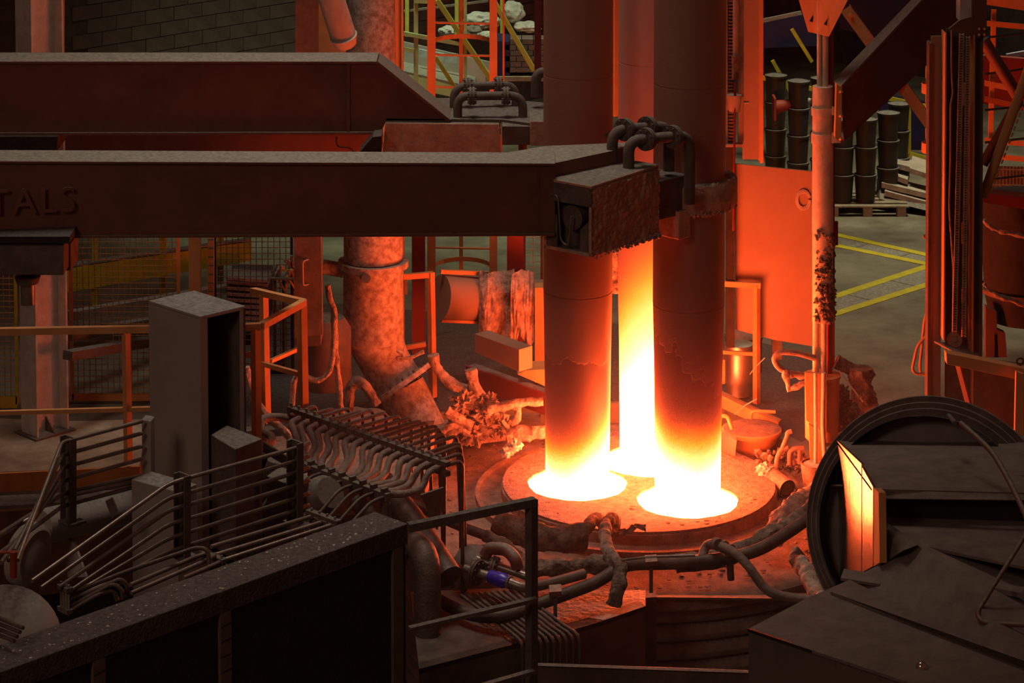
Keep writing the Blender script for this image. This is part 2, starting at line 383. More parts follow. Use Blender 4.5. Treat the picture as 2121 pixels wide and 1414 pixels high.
# electrodes
def electrode(c, label, tilt_axis, tilt, spread, z0, crust, crustz, rb, rtp, base, ctilt=0):
    t = Thing('graphite_electrode', label, 'electrode', 'graphite electrodes of the furnace')
    m = glow_mat('graphite_'+str(len(bpy.data.materials)), z0, tilt_axis, tilt, base, spread, crust, crustz, ctilt)
    prof = [(rb, -.5), (rb, 0), (rb+.004, .5), (rb+.012, 1.2), (rtp-.002, 1.85)]
    t.part('lower_section', MB().lathe(c, prof, 96), m)
    t.part('joint_band', MB().lathe(c, [(rtp-.002, 1.85), (rtp-.007, 1.853), (rtp-.007, 1.861), (rtp, 1.866)], 96), m)
    t.part('middle_section', MB().lathe(c, [(rtp, 1.866), (rtp, 3.9)], 96), m)
    t.part('joint_band', MB().lathe(c, [(rtp, 3.9), (rtp-.006, 3.903), (rtp-.006, 3.910), (rtp, 3.915)], 96), m)
    t.part('upper_section', MB().lathe(c, [(rtp, 3.915), (rtp, 6.2)], 96), m)
    t.done()
def ax(i, j):
    d = (EL[j]-EL[i]).normalized(); return (EL[i].x, EL[i].y, d.x, d.y)
electrode(EL[0], 'left graphite electrode, glowing only near its foot, standing in the left roof hole', ax(0, 2), .75, .90, .14, True, 1.12, .300, .324, (.36, .22, .155))
electrode(EL[1], 'right front graphite electrode gripped by the near clamp, glowing at its foot', ax(1, 2), .60, 1.0, .30, True, 1.05, .302, .330, (.36, .22, .155), 1.0)
electrode(EL[2], 'rear graphite electrode between the other two, white hot far up its length', (EL[2].x, EL[2].y, .6, -.8), 1.1, 2.5, .30, False, 3, .290, .318, (.55, .40, .33))

one('rough_strip', MB().bar(P(1273, -60, 26.4), P(1274, 240, 26.4), .07), WARM, 'narrow lit strip seen between left and rear electrodes at the top', 'strip')
one('crumbly_hose', MB().tube(pp(25.6, (1273, 520), (1273, 606)), .035, 12, .6, dens=.012, fs=18), WRAP, 'crumbly wrapped hose end between left and rear electrodes', 'hose')
# ============================================================ ELECTRODE ARMS
def arm(Yl, Yr, top, bot, xl, xr, th, t):
    a = [P(xl, bot[0], Yl), P(xr, bot[1], Yr), P(xr, top[1], Yr), P(xl, top[0], Yl)]
    t.part('arm_body', MB().prism(a, (0, th, 0)), ARM, bevel=.004)
    for (i, j, s) in ((3, 2, 1), (0, 1, -1)):
        p, q = a[i], a[j]
        t.part('top_plate' if s > 0 else 'bottom_plate', MB().prism([p+V((0, -.03, 0)), q+V((0, -.03, 0)), q+V((0, th+.03, 0)), p+V((0, th+.03, 0))], (0, 0, .022*s)), ARM, bevel=.003)
t = Thing('electrode_beam', 'long dark electrode arm nearest the camera crossing in front of the left electrode', 'beam', 'electrode beams')
arm(21.5, 22.25, (337, 342), (487, 482), -80, 1150, .36, t)
# curved top gusset widening into the clamp
zt = P(1150, 342, 22.25).z
t.part('gusset', MB().prism([P(1010, 339, 22.2)+V((0, -.02, 0)), P(1120, 341, 22.25)+V((0, -.02, 0)), V((P(1150, 342, 22.25).x+.03, 22.36, zt)), V((1.05, 22.95, zt)), V((1.05, 23.15, zt)), V((.3, 23.0, zt)), V((-.2, 22.62, zt))], (0, 0, -.50)), ARM)
# clamp box of the near arm
B0 = P(1225, 533, 22.0); B1 = P(1225, 392, 22.0); H = B1.z-B0.z; W = .514; D2_, D1_ = D2, D1; D2 = V((.61, .792, 0)).normalized(); D1 = V((D2.y, -D2.x, 0))
A0 = B0-D1*W; L = 1.02
def boxat(a, l, d, w_, e, h): return MB().prism([a, a+d*l, a+d*l+e*w_, a+e*w_], (0, 0, h))
# walls of the open ended box
t.part('side_wall', boxat(B0, L, D2, .03, -D1, H), PANELW if 0 else mat('clamp_cast', (.64, .36, .25), .85, c2=(.40, .21, .14), sc=6, bump=1.0, bs=14, dust=(.26, .24, .20)), bevel=.004)
CL = MATS['clamp_cast']
t.part('side_wall', boxat(A0, L, D2, .03, D1, H), CL)
t.part('top_cover', boxat(A0+Z*H, L, D2, W, D1, .03), CL, bevel=.008)
t.part('bottom_plate', boxat(A0, L, D2, W, D1, .03), CL)
t.part('end_wall', boxat(A0+D2*.16, .02, D2, W, D1, H), DARK)
e0 = A0+D2*.012; 
t.part('end_shield', MB().prism([e0, e0+D1*.14, e0+D1*.14+Z*.30, e0+Z*.38], D2*.012), DARK)
e1 = B0+D2*.012; t.part('end_shield', MB().prism([e1-D1*.13+Z*.03, e1, e1+Z*.34, e1-D1*.13+Z*.22], D2*.012), DARK)
t.part('end_band', MB().prism([A0+Z*(H-.16), A0+D1*W+Z*(H-.16), A0+D1*W+Z*H, A0+Z*H], D2*.012), DARK)
lever = arc([A0+Z*(H-.10)-D2*.02-D1*.08, A0+Z*(H-.10)-D2*.02+D1*.17, A0+D1*.20+Z*.10-D2*.02, A0+D1*.28+Z*.06-D2*.02, A0+D1*.31+Z*.33-D2*.01], .05)
t.part('lever', MB().tube(lever, .008, 8), PIPE)
t.part('round_boss', MB().cyl(A0+D1*.27+Z*.30+D2*.05, A0+D1*.27+Z*.30+D2*.16, .11), DARK)
def crust(u, v):
    p = B0+D2*(.004+(L-.008)*u)+Z*(.01+(H-.02)*v); g = .35+.65*u
    return p+D1*(.006+.022*g*max(0, noise.fractal(p*7, 1, 2, 5)+.25)+.012*noise.fractal(p*25, 1, 2, 3))
t.part('scaled_skin', MB().grid(lambda v, u: crust(u, v), 60, 90), CL)
D2, D1 = D2_, D1_; E = EL[1]; zc = P(1440, 420, 23.0).z
t.part('clamp_jaw', boxat(V((E.x, E.y, zc-.13))-D2*.80-D1*.20, .50, D2, .44, D1, .36), DARK, bevel=.01)
t.part('contact_shoe', boxat(V((E.x, E.y, zc-.34))-D2*.46-D1*.02, .16, D2, .30, D1, .26), CL, bevel=.01)
prof = [(.338, -.13), (.425, -.13), (.44, -.10), (.44, .10), (.425, .13), (.338, .13), (.338, -.13)]
t.part('grip_ring', MB().lathe(V((E.x, E.y, zc)), prof, 64), CL)
cr = MB()
for k in range(60):
    a = -2.6+2.4*random.random(); cr.blob(V((E.x+.415*math.cos(a), E.y+.415*math.sin(a), zc+random.choice((-.135, .125)))), random.uniform(.012, .028), 1, .6)
t.part('slag_crust', cr, WRAP, kind='stuff')
c3 = MB()
for k in range(110):
    u_ = random.random(); p_ = B0+D2*.0+V((.61, .792, 0)).normalized()*(L*u_**.6)
    c3.blob(p_+Z*random.uniform(-.02, .01)+V((random.uniform(-.01, .02), random.uniform(-.03, .0), 0)), random.uniform(.008, .012+.014*u_), 1, .7)
for k in range(70):
    a_ = -2.8+2.6*random.random(); c3.blob(V((E.x+.43*math.cos(a_), E.y+.43*math.sin(a_), zc-.13+random.uniform(-.02, .02))), random.uniform(.010, .022), 1, .7)
t.part('edge_slag', c3, WRAP, kind='stuff')
def flange(mb, c, d, r=.085, th=.028, n=24):
    d = d.normalized(); mb.cyl(c-d*th, c-d*.003, r, n=n); mb.cyl(c+d*.003, c+d*th, r, n=n); u, q = perp(d)
    for k in range(8):
        a = k*math.pi/4+.2; o = (u*math.cos(a)+q*math.sin(a))*r*.78; mb.cyl(c+o-d*(th+.014), c+o+d*(th+.014), .011, n=6)
def loop(t, a, rise, d, run, drop, r=.050, fl=(.28, .72), fd=None):
    pi_ = t.part('coolant_pipe', MB().tube(arc([a, a+Z*rise, a+Z*rise+d*run, a+d*run-Z*drop], .13), r, 14), DARK)
    for k in fl:
        c = a+Z*rise+d*run*k; q_ = (fd or d).normalized(); u, w_ = perp(q_); R_ = r*2.05
        mb = MB().cyl(c-q_*.026, c-q_*.003, R_, n=26).cyl(c+q_*.003, c+q_*.026, R_, n=26)
        for j in range(8): an = j*math.pi/4+.3; o = (u*math.cos(an)+w_*math.sin(an))*R_*.78; mb.cyl(c+o-q_*.042, c+o+q_*.042, .012, n=6)
        t.part('flange', mb, DARK, pi_)
zt = B1.z+.03
q1 = G(1302, 347, zt); q2 = G(1268, 337, zt)
dl = (D2*.92+D1*.38).normalized()
loop(t, q1, .24, dl, .60, .38, fd=V((.62, .78, 0)))
loop(t, q2, .29, dl, .56, .12, fl=(.22, .62), fd=V((.62, .78, 0)))
beam_root = t.done()
try:
    cu = bpy.data.curves.new('raised_lettering', 'FONT'); cu.body = 'METALS'; cu.size = .305; cu.extrude = .004; cu.bevel_depth = .0015; cu.space_character = 1.12; cu.align_x = 'RIGHT'
    o = bpy.data.objects.new('tmp', cu); COL.objects.link(o); bpy.context.view_layer.update()
    me = bpy.data.meshes.new_from_object(o); bpy.data.objects.remove(o)
    lo = bpy.data.objects.new('raised_lettering', me); COL.objects.link(lo); me.materials.append(ARM)
    p = P(158, 437, 21.6); lo.location = p+V((0, -.012, 0)); lo.rotation_euler = (math.pi/2, 0, .148)
    ar = beam_root; lo.parent = ar; lo.location = lo.location-ar.location; lo['label'] = 'raised METALS lettering on the arm'
except Exception as ex: print('text', ex)
# rear arm
t = Thing('electrode_beam', 'upper electrode arm with slanted end running behind the near arm', 'beam', 'electrode beams')
Ya = 24.35
pf = pp(Ya, (-80, 274), (790, 272), (800, 250), (925, 250), (780, 131), (-80, 131))
t.part('arm_body', MB().prism(pf, (0, .40, 0)), ARM, bevel=.004)
a, b, c = P(-80, 131, Ya), P(780, 131, Ya), P(930, 252, Ya)
t.part('top_plate', MB().prism([a+V((0, -.03, 0)), b+V((0, -.03, 0)), b+V((0, .43, 0)), a+V((0, .43, 0))], (0, 0, .022)), ARM)
t.part('slant_plate', MB().prism([b+V((0, -.03, 0)), c+V((0, -.03, 0)), c+V((0, .43, 0)), b+V((0, .43, 0))], (.015, 0, .022)), ARM)
t.part('bottom_plate', MB().prism([P(-80, 274, Ya)+V((0, -.04, 0)), P(790, 272, Ya)+V((0, -.04, 0)), P(790, 272, Ya)+V((0, .43, 0)), P(-80, 274, Ya)+V((0, .43, 0))], (0, 0, -.022)), ARM)
t.part('web_rib', MB().prism(pp(Ya, (718, 274), (725, 274), (725, 132), (718, 132)), (0, -.02, 0)), ARM)
t.part('bottom_pad', MB().prism(pp(Ya-.1, (-80, 283), (120, 283), (118, 312), (-80, 312)), (0, .5, 0)), BLACK)
# rear clamp body holding the left electrode
E = EL[0]; zt2 = P(925, 254, Ya).z
t.part('block', MB().prism(pp(Ya-.05, (792, 320), (1040, 322), (1034, 256), (798, 254)), (0, .5, 0)), CL, bevel=.01)
top = [P(800, 252, Ya), P(1040, 254, Ya), V((E.x+.30, E.y-.25, zt2)), V((E.x+.30, E.y+.9, zt2)), V((-.2, E.y+1.4, zt2)), V((-.95, Ya+1.0, zt2))]
t.part('deck_plate', MB().prism(top, (0, 0, .03)), DARK)
t.part('jaw', MB().prism(pp(Ya-.35, (1098, 302), (1156, 302), (1156, 252), (1098, 250)), (0, .5, 0)), CL, bevel=.01)
t.part('lug', MB().prism(pp(Ya-.2, (1040, 300), (1098, 300), (1098, 262), (1040, 262)), (0, .5, 0)), DARK)
t.part('grip_ring', MB().lathe(V((E.x, E.y, zt2-.42)), [(.335, -.1), (.44, -.1), (.44, .1), (.335, .1), (.335, -.1)], 48), CL)
t.part('corner_gusset', MB().prism(pp(Ya-.4, (745, 315), (790, 315), (790, 282), (772, 284)), (0, .3, 0)), BLACK)
a = P(948, 246, 24.45); loop(t, a, .22, V((1, .02, 0)), .62, .30, .042, (.22, .74))
a = P(940, 232, 24.9); loop(t, a, .25, V((1, .15, 0)), .60, .12, .040, (.22, .72))
t.done()
one('pipe_stub', MB().tube(arc([P(1110, 200, 24.9), P(1110, 150, 24.9), P(1150, 148, 24.9)], .1), .05, 14), DARK, 'short bent pipe just left of the left electrode top', 'pipe')
t = Thing('electrode_beam', 'lowest lit arm glimpsed in the gap between the two dark arms', 'beam', 'electrode beams')
t.part('arm_body', MB().prism(pp(25.7, (100, 420), (770, 420), (770, 278), (100, 278)), (0, .4, 0)), ARM)
t.part('grease_line', MB().tube(arc(pp(25.6, (697, 282), (697, 304), (728, 306), (738, 325)), .05), .008, 6), RUBBER)
t.done()
t = Thing('mast_bracket', 'grey bracket block under the near arm at the left edge', 'bracket')
t.part('bracket_block', MB().prism(pp(21.35, (-80, 570), (132, 570), (132, 505), (-80, 505)), (0, .45, 0)), DARK, bevel=.01)
t.part('cap_plate', MB().prism(pp(21.3, (-80, 504), (144, 504), (144, 490), (-80, 490)), (0, .6, 0)), BLACK)
t.part('side_cheek', MB().prism(pp(21.6, (132, 560), (146, 560), (146, 505), (132, 505)), (0, .4, 0)), DARK)
c = P(57, 572, 21.6); t.part('plunger_rod', MB().cyl(c, c-Z*.24, .060), PIPE); t.part('collar', MB().cyl(c, c-Z*.06, .11, .09), DARK)
t.done()
# ============================================================ BACKGROUND, LEFT
def vbar(px0, px1, y0, y1, Y, th, m, mb=None):
    """upright flat bar seen between two photo columns"""
    return (mb or MB()).prism(pp(Y, (px0, y1), (px1, y1), (px1, y0), (px0, y0)), (0, th, 0))
def column(name, label, base, h, w, d, side, m=WARM, foot=True):
    t = Thing(name, label, 'column'); u, q = perp(Z, side)
    for k in (-1, 1):
        c = base+u*(k*(d/2-.01)); t.part('flange', MB().prism([c-u*.01-q*w/2, c-u*.01+q*w/2, c+u*.01+q*w/2, c+u*.01-q*w/2], Z*h), m)
    hh = d/2-.02; t.part('web', MB().prism([base-u*hh-q*.008, base-u*hh+q*.008, base+u*hh+q*.008, base+u*hh-q*.008], Z*h), m)
    if foot:
        t.part('base_plate', MB().box(base+Z*.012, u*(d+.1), q*(w+.1), Z*.024), DARK)
        for s in (-1, 1): t.part('stiffener', MB().prism([base+q*.01*s+Z*.02, base+q*(w/2+.03)*s+Z*.02, base+q*.01*s+Z*.17], u*.012), DARK)
    t.done()
cb = G(94, 895, 0); column('steel_column', 'wide flanged steel column standing on sandy floor at far left', cb, 6.5, .27, .38, D2, PALE)
one('steel_post', MB().ibeam(P(405, 660, 27.0), P(403, 440, 27.0), .12, .12, .015, YY), WARM, 'orange lit post behind the grey box, right of the wire mesh', 'post')
t = Thing('ticked_post', 'slotted orange post with short dark rungs beside the second mesh', 'post')
t.part('strip', vbar(430, 443, 450, 880, 25.6, .05, WARM), WARM)
for k in range(9): t.part('rung', vbar(431, 442, 495+k*18, 497+k*18, 25.57, .02, DARK), DARK)
t.done()
def mesh_panel(label, x0, x1, y0, y1, Y, pit, frame, fm, wm, kick=None, lpost=True):
    t = Thing('wire_mesh_panel', label, 'fence')
    a, b = P(x0, y1, Y), P(x1, y1, Y); zt = P(x0, y0, Y).z; zb = a.z; W_ = (b.x-a.x); r = .0045
    n = int(W_/pit)
    for k in range(1, n): x = a.x+W_*k/n; t.part('wire', MB().cyl(V((x, Y, zb)), V((x, Y, zt)), r, n=5), wm)
    n = int((zt-zb)/pit)
    for k in range(1, n): z = zb+(zt-zb)*k/n; t.part('wire', MB().cyl(V((a.x, Y-.009, z)), V((b.x, Y-.009, z)), r, n=5), wm)
    if lpost: t.part('frame_post', MB().box(V((a.x, Y, (zt+zb)/2)), X*frame, YY*frame, Z*(zt-zb)), fm)
    t.part('frame_post', MB().box(V((b.x, Y, (zt+zb)/2)), X*frame, YY*frame, Z*(zt-zb)), fm)
    t.part('bottom_rail', MB().box(V(((a.x+b.x)/2, Y, zb+.02)), X*W_, YY*frame, Z*(kick or frame)), fm)
    t.done()
WIRE = mat('fence_wire', (.55, .30, .12), .6, bump=0)
mesh_panel('orange wire mesh panel between the left column and the grey box', 150, 372, 440, 826, 26.3, .060, .035, WARM, WIRE, .07)
mesh_panel('small wire mesh panel at the photo edge left of the column', -90, 36, 540, 836, 26.1, .058, .03, YEL, WIRE, .12)
mesh_panel('dark red wire mesh panel behind the folded railing', 447, 606, 440, 775, 27.3, .062, .03, BLUE, mat('dark_wire', (.20, .08, .05), .6, bump=0), None)
mesh_panel('pale wire mesh panel seen between the posts behind the left electrode', 1086, 1122, 430, 640, 30.4, .07, .03, DARK, mat('pale_wire', (.5, .48, .42), .5, bump=0), None)
t = Thing('crash_barrier', 'yellow steel barrier rising behind the wire mesh', 'barrier')
t.part('rail', MB().prism([P(100, 612, 27.5), P(520, 540, 29.5), P(520, 500, 29.5), P(100, 562, 27.5)], (0, .08, 0)), YEL)
for x, y, Y in ((190, 640, 27.9), (330, 625, 28.6), (450, 600, 29.2)): t.part('stanchion', vbar(x, x+12, 470, y, Y+.1, .06, YEL), YEL)
t.part('top_ledge', MB().prism([P(100, 560, 27.5), P(520, 498, 29.5), P(520, 494, 29.9), P(100, 553, 27.9)], (0, 0, .02)), STEEL)
t.done()
for i, (y, c) in enumerate(((648, STEEL), (690, DARK), (730, DARK))):
    one('floor_girder', MB().bar(P(140, y, 26.4-i*.6)-Z*.03, P(470, y-56, 28.6-i*.6)-Z*.03, .12, .09), c, ('pale', 'middle dark', 'nearest dark')[i]+' girder lying on the floor beyond the mesh', 'girder', 'girders beyond the mesh')
t = Thing('slatted_crate', 'dark slatted crate on floor behind the second mesh panel', 'crate')
ca = P(470, 655, 28.2)
t.part('core', MB().prism(pp(28.3, (472, 660), (555, 668), (555, 580), (472, 575)), (0, .6, 0)), BLACK)
for k in range(7): t.part('slat', MB().prism(pp(28.22, (470, 588+k*12), (556, 594+k*12), (556, 588+k*12), (470, 581+k*12)), (0, .05, 0)), STEEL)
t.part('lid', MB().prism([P(470, 580, 28.2), P(556, 585, 28.2), P(565, 558, 28.9), P(480, 553, 28.9)], (0, 0, .03)), STEEL)
t.done()
t = Thing('scrap_rack', 'tangle of lit bent rods on a stand behind the folded railing', 'scrap')
for k in range(13):
    x = 570+random.random()*40; y = 525+random.random()*55
    t.part('bent_rod', MB().tube([P(x, y, 27.2), P(x+random.uniform(-25, 25), y+random.uniform(15, 45), 27.3)], .012, 6), WARM if k % 2 else STEEL)
for x in (566, 584, 604): t.part('leg', vbar(x, x+6, 575, 778, 27.3, .03, DARK), DARK)
t.part('shelf', MB().prism([P(560, 580, 27.1), P(612, 580, 27.1), P(612, 570, 27.7), P(560, 570, 27.7)], (0, 0, .02)), DARK)
t.done()
# narrow locker with handle
t = Thing('tall_locker', 'narrow brown steel locker with bent handle left of the big duct', 'locker')
t.part('door', MB().prism(pp(24.9, (610, 700), (668, 692), (664, 440), (608, 440)), (0, .05, 0)), STEEL)
t.part('body', MB().prism(pp(25.0, (612, 720), (664, 715), (662, 440), (610, 440)), (0, .35, 0)), DARK)
h = pp(24.88, (641, 538), (627, 541), (628, 592), (641, 589)); h[0] += YY*.03; h[3] += YY*.03
t.part('handle', MB().tube(arc(h, .03), .008, 6), PALE); t.done()
one('air_drum', MB().lathe(P(672, 730, 25.6), [(0, -.38), (.2, -.36), (.27, -.25), (.27, .25), (.2, .36), (0, .38)], 28, Z), DARK, 'dark rounded drum under the locker', 'drum')
# duct with flanged elbow
t = Thing('exhaust_duct', 'big spotted vertical duct with flanged elbow ending on furnace roof', 'duct')
Yd = 26.0; c0 = P(773, 545, Yd); r = m_(62, Yd)
def vc(px, py): return P(px, py, Yd)
t.part('upper_duct', MB().lathe(c0, [(r*.98, .04), (r*.98, 1.2), (r*.80, 1.6), (r*.72, 3.6)], 40), DUCTM)
t.part('collar_flange', MB().lathe(c0, [(r*.9, -.03), (r*1.17, -.03), (r*1.17, 0), (r*1.17, .03), (r*.9, .03)], 48), DUCTM, bevel=0)
zz = vc(773, 702).z-c0.z
t.part('middle_duct', MB().lathe(c0, [(r, 0), (r, zz)], 40), DUCTM)
p1 = vc(773, 700); p2 = vc(828, 796); d3n = V((.56, -.20, -.80)).normalized()
e1 = (X-d3n*X.dot(d3n)).normalized(); e2 = (YY-d3n*YY.dot(d3n)-e1*YY.dot(e1)).normalized(); k = MB(); n = 40
for (q_, u_, w_, rr) in ((p1, X, YY, r), (p2-d3n*.25, e1, e2, r*.84), (p2-d3n*.02, e1, e2, r*.80)):
    for i in range(n): an = 2*math.pi*i/n; k.v.append(q_+u_*rr*math.cos(an)+w_*rr*math.sin(an))
for s_ in (0, n):
    for i in range(n): k.f.append([s_+i, s_+(i+1) % n, s_+n+(i+1) % n, s_+n+i][::-1])
t.part('mitred_bend', k, DUCTM)
fc = p2; fb = MB(); fb.lathe(fc, [(.15, -.02), (r*1.22, -.02), (r*1.22, .03), (.15, .03)], 48, d3n); fi = t.part('tilted_flange', fb, DUCTM)
for i in range(14):
    u, q = perp(d3n, X); a = i*2*math.pi/14; o = (u*math.cos(a)+q*math.sin(a))*r*1.08; t.part('bolt', MB().cyl(fc+o-d3n*.05, fc+o+d3n*.05, .013, n=6), DARK, fi)
t.part('outlet_cone', MB().lathe(fc, [(r*.80, .03), (r*.82, .30), (r*.84, .75)], 40, (d3n+V((-.12, 0, -.1))).normalized()), DUCTM)
t.part('port_stub', MB().cyl(P(762, 578, Yd-.22), P(758, 576, Yd-.38), .045, n=16), DARK)
t.part('side_branch', MB().cyl(P(712, 560, Yd), P(668, 552, Yd), .075, n=18), DUCTM)
t.part('hinge', vbar(838, 844, 580, 610, Yd-.02, .02, DARK), DARK)
t.done()
t = Thing('slanted_duct', 'slanted round duct meeting the big duct at photo top', 'duct')
t.part('barrel', MB().cyl(P(668, -60, 25.4), P(712, 78, 25.6), .13, n=24), PALE); t.part('end_collar', MB().cyl(P(711, 74, 25.58), P(716, 92, 25.62), .14, .11, n=24), PALE); t.done()
one('steel_plate', vbar(660, 716, -420, 250, 26.6, .05, WARM), WARM, 'flat orange lit plate behind the slanted duct', 'plate')
cb = P(822, 600, 27.4); column('steel_column', 'thin flanged column just right of the big duct at photo top', V((cb.x, cb.y, 0)), 6, .10, .16, X, WARM)
one('steel_post', vbar(128, 133, -420, 420, 25.5, .02, WARM), WARM, 'very thin lit upright strip right of the far left column', 'post')
one('steel_post', vbar(612, 660, -420, 320, 28.0, .2, DARK), DARK, 'broad dark post against the brick wall left of the slanted duct', 'post')
# hoses by the duct
def hose(name, label, Y, pts, r, m=BURNT, rough=.35, cat='hose', dens=.02, n=9, group=None, rad=.08):
    return one(name, MB().tube(arc(pp(Y, *pts), rad), r, n, rough, dens=dens, fs=9), m, label, cat, group)
hose('wrapped_hose', 'ragged wrapped hose hanging beside the locker and sweeping left', 24.6, [(678, 590), (682, 620), (693, 640), (690, 740), (680, 775), (660, 790), (632, 780)], .028, WRAP)
hose('wrapped_hose', 'long ragged hose dropping straight down left of the big duct', 24.7, [(690, 630), (696, 740), (703, 810), (708, 868)], .03, WRAP)
hose('wrapped_hose', 'short wrapped hose hanging over folded railing', 23.4, [(616, 775), (608, 790), (604, 850), (598, 890)], .025, WRAP)
hose('wrapped_hose', 'wrapped hose rising behind the manifold right of the grey box', 23.0, [(508, 760), (516, 800), (540, 850), (575, 880), (600, 905)], .04, WRAP)
hose('wrapped_hose', 'thick scorched hose curling at the foot of the big duct', 25.0, [(722, 850), (725, 800), (745, 785), (765, 810), (780, 838)], .05, BURNT)
hose('wrapped_hose', 'wrapped hose from red frame down to the scrap heap', 26.0, [(898, 735), (905, 765), (935, 795), (965, 806)], .055, WRAP)
hose('wrapped_hose', 'stubby wrapped hose standing right of the dark gap', 25.9, [(975, 765), (982, 800), (998, 825)], .06, WRAP)
hose('thin_hose', 'thin hose ring hanging on the duct bend', 25.4, [(822, 725), (838, 735), (830, 748), (820, 740), (850, 742), (878, 728)], .018, WRAP)
# small red frame by duct
t = Thing('guard_frame', 'red lit guard frame standing right of the big duct', 'railing')
t.part('top_bar', MB().bar(P(836, 573, 26.4), P(897, 568, 26.4), .055), WARM)
t.part('post', MB().bar(P(892, 564, 26.4), P(897, 822, 26.4), .06), WARM)
t.part('mid_bar', MB().bar(P(838, 720, 26.4), P(882, 712, 26.4), .045), WARM)
t.done()
# cage ladder
t = Thing('caged_ladder', 'orange caged ladder at photo top left of the electrodes', 'ladder')
Yl = 28.2
for a, b in ((885, 902), (1014, 1030)): t.part('stringer', vbar(a, b, -420, 660, Yl, .02, WARM), WARM)
for k in range(11): y = -20+66.5*k; t.part('rung', MB().cyl(P(886, y, Yl+.03), P(1030, y+3, Yl+.03), .013, n=8), WARM)
def hoop(y):
    a, b = P(893, y, Yl), P(1022, y+6, Yl); c = (a+b)/2; R = (b.x-a.x)/2; mb = MB(); n = 14
    for i in range(n):
        a0, a1 = math.pi*i/n, math.pi*(i+1)/n
        q = [c+V((-R*math.cos(w_), R*1.3*math.sin(w_), 0)) for w_ in (a0, a1)]
        mb.prism([q[0], q[1], q[1]+Z*.05, q[0]+Z*.05], (.001, .008, 0))
    return mb
for y in (-45, 92, 230, 560): t.part('hoop', hoop(y), WARM)
t.part('cage_strap', vbar(951, 959, -420, 640, Yl+.70, .008, WARM), WARM)
t.part('cage_strap', vbar(1041, 1045, -420, 300, Yl+.3, .01, WARM), WARM)
t.done()
for x0, x1, lab in ((853, 880, 'dark red post under the near arm left of the ladder'), (1050, 1084, 'dark red post under the near arm right of the ladder')):
    one('steel_post', vbar(x0, x1, 430, 734, 28.0, .12, REDP), REDP, lab, 'post')
# stair, rails, bench and bags beyond
t = Thing('stair_railing', 'pale green and yellow stair railing beyond the ladder', 'railing')
for x0, x1, m in ((857, 866, GRN), (960, 967, GRN)): t.part('post', vbar(x0, x1, -420, 186, 33, .05, m), m)
for x0, x1 in ((839, 847), (942, 950), (1036, 1043)): t.part('post', vbar(x0, x1, -420, 76, 35, .05, YGR), YGR)
t.part('top_rail', MB().bar(P(858, 2, 33), P(912, 4, 33), .05), GRN)
t.part('handrail', MB().bar(P(905, 0, 33), P(1022, 172, 33), .09, .06), YGR)
t.part('handrail', MB().bar(P(1010, -20, 33.5), P(1106, 145, 33.5), .10, .06), YGR)
t.part('stair_stringer', MB().bar(P(902, 118, 33.2), P(945, 185, 33.2), .05), YGR)
t.part('mid_rail', MB().bar(P(830, 68, 33), P(960, 92, 33), .05), GRN)
t.part('mid_rail', MB().bar(P(830, 100, 33), P(858, 105, 33), .06), GRN)
t.part('far_rail', MB().bar(P(830, 24, 35), P(1010, 2, 36), .03), STEEL)
t.done()
t = Thing('roller_bench', 'long pale bench with teal panels beyond the ladder', 'bench')
t.part('front_beam', MB().prism(pp(33.6, (828, 178), (985, 211), (985, 190), (828, 146)), (0, .1, 0)), GRN)
t.part('shelf', MB().prism([P(828, 150, 33.6), P(985, 186, 33.6), P(985, 160, 35), P(828, 128, 35)], (0, 0, .03)), STEEL)
for k in range(3): t.part('teal_panel', MB().prism(pp(34.4, (868+k*27, 118+k*5), (893+k*27, 122.5+k*5), (893+k*27, 107+k*5), (868+k*27, 102+k*5)), (0, .06, 0)), TEAL)
t.part('back_panel', MB().prism(pp(34.8, (828, 140), (1020, 175), (1020, 130), (828, 85)), (0, .06, 0)), CAB)
for x in (836, 872, 930, 975): t.part('leg', vbar(x, x+7, 165, 215, 33.8, .06, STEEL), STEEL)
t.done()
def bag(label, x, y, Y, w_, h_, m=WHITE):
    r = m_(w_/2, Y); one('canvas_bag', MB().blob(P(x, y, Y), r, 4, .3, 3, (1, .8, h_/w_)), m, label, 'bag', 'slumped canvas bags')
bag('small white crumpled bag left in the ladder opening', 925, 64, 36.0, 34, 22)
bag('wide grey canvas bag slumped behind the ladder', 1000, 42, 36.5, 75, 34)
bag('tall rounded white bag right of the ladder', 1062, 25, 37.0, 46, 44)
bag('small white bag under the wide one at the ladder right side', 1006, 74, 35.6, 30, 20)
bag('long drooping bag beside the blue post', 1092, 55, 36.8, 56, 22)
bag('grey folded bag below the wide one', 978, 65, 35.8, 36, 26, STEEL)
t = Thing('brick_pallet', 'low pallet stack of bricks right of the ladder', 'pallet')
for r_ in range(6):
    for k in range(5):
        a = P(1046, 150, 34)+V((k*.155+(.07 if r_ % 2 else 0), 0, r_*.075)); t.part('brick', MB().prism([a, a+X*.145, a+X*.145+Z*.067, a+Z*.067], (0, .3, 0)), BRICK)
t.part('pallet_deck', MB().box(P(1080, 156, 34.2), X*.95, YY*.5, Z*.06), WOOD); t.done()
one('steel_post', vbar(1107, 1121, -420, 145, 30, .08, BLUE), BLUE, 'dark blue post just left of the left electrode top', 'post')
one('tool_cabinet', MB().prism(pp(34, (1030, 160), (1056, 162), (1056, 88), (1022, 84)), (0, .6, 0)), BLUE, 'dark blue cabinet between ladder and brick pallet', 'cabinet')
one('wall_ledge', MB().bar(P(120, 60, 32.0), P(130, 62, 32.1), .02), DARK, 'thin dark ledge on the brick wall', 'ledge')
